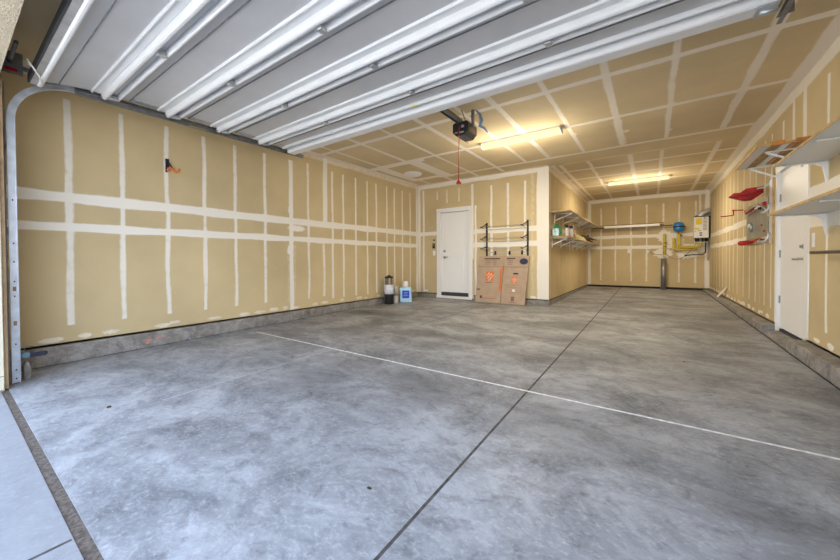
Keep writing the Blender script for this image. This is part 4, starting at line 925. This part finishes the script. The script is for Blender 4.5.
b = MB(); b.lathe((-4.52, 5.60, zb+.188), [(.055, 0), (.055, .165), (.05, .18)], 18); b.build('lid', MT['greybottle'], t)
zb = fz(5.85)
t = thing('water_jug', 'pale blue plastic jug with a white cap and square blue label', 'jug', (-4.45, 5.87, zb))
def rr(mb, cx, cy, w, d, zs, n=6, rot=0.0):
    vs = []; 
    for (z, k) in zs:
        for q, (sx_, sy_) in enumerate(((1, 1), (-1, 1), (-1, -1), (1, -1))):
            rad = .035*k
            for i in range(n):
                a = math.pi/2*(q+i/(n-1)); x, y = sx_*(w*k-rad)+rad*math.cos(a), sy_*(d*k-rad)+rad*math.sin(a)
                vs.append((cx+x*math.cos(rot)-y*math.sin(rot), cy+x*math.sin(rot)+y*math.cos(rot), z))
    m = 4*n; fs = [tuple(range(m))[::-1], tuple(range(len(vs)-m, len(vs)))]
    for i in range(len(zs)-1):
        for k in range(m): k2 = (k+1) % m; fs.append((i*m+k, i*m+k2, (i+1)*m+k2, (i+1)*m+k))
    mb.add(vs, fs, 0, True)
jr = math.radians(36)
b = MB(); rr(b, -4.45, 5.87, .135, .09, [(zb, .96), (zb+.015, 1), (zb+.12, 1), (zb+.13, .97), (zb+.14, 1), (zb+.28, 1), (zb+.31, .95), (zb+.325, .7)], rot=jr); b.build('body', MT['jugblue'], t)
b = MB(); b.lathe((-4.45, 5.87, zb+.32), [(.045, 0), (.058, .01), (.06, .06), (.052, .085), (.05, .12), (.036, .135)], 16); b.build('cap', MT['whiteplastic'], t)
def jl(a, c, off): v = Vector((a*math.cos(jr)+(.09+off)*math.sin(jr), a*math.sin(jr)-(.09+off)*math.cos(jr), 0)); return Vector((-4.45, 5.87, c))+v
b = MB(); b.prism([jl(-.075, zb+.09, .001), jl(.075, zb+.09, .001), jl(.075, zb+.26, .001), jl(-.075, zb+.26, .001)], jl(0, 0, .0)-jl(0, 0, .003)); b.build('jug_label', MT['labelblue'], t)
b = MB()
for c_, w in ((.21, .045), (.175, .035), (.14, .05)): b.prism([jl(-w, zb+c_, .0045), jl(w, zb+c_, .0045), jl(w, zb+c_+.012, .0045), jl(-w, zb+c_+.012, .0045)], jl(0, 0, .0)-jl(0, 0, .001))
b.build('label_print', mat('pale blue print', (.25, .40, .85), .5), t)

# red hook on the left wall
t = thing('utility_hook', 'black and orange utility hook screwed high on the left wall', 'hook', (XL, 1.59, 2.1))
b = MB(); b.box(XL+.001, XL+.012, 1.565, 1.60, 2.12, 2.22); b.bar((XL+.012, 1.58, 2.21), (XL+.03, 1.63, 2.10), .02, .014); b.bar((XL+.01, 1.572, 2.2), (XL+.01, 1.570, 2.06), .014, .014); b.build('plate', MT['navy'], t)
b = MB(); b.tube([(XL+.02, 1.575, 2.075), (XL+.05, 1.595, 2.12), (XL+.03, 1.63, 2.10), (XL+.07, 1.64, 2.065), (XL+.13, 1.655, 2.065), (XL+.14, 1.665, 2.10)], .012, 8); b.build('arms', MT['orange'], t)

# crumbs of debris on the slab
for i, (x, y, w) in enumerate(((-3.033, .651, .014), (-1.60, 2.45, .010), (-1.0, 1.05, .008), (.25, 3.9, .007))):
    b = MB(); z = fz(y); b.lathe((x, y, z), [(w, 0), (w*.8, w*.35), (w*.3, w*.5)], 7, 0, 'z', 1.6, 1.0)
    lab = ('dark crumb of dirt on the front left of the slab', 'small pale chip on the slab beside the white joint', 'tiny dark crumb on the slab left of the long joint', 'small dark chip on the slab toward the right curb')[i]
    tag(b.build('dirt_crumb', MT['twig'] if i != 1 else MT['caulk']), lab, 'debris')
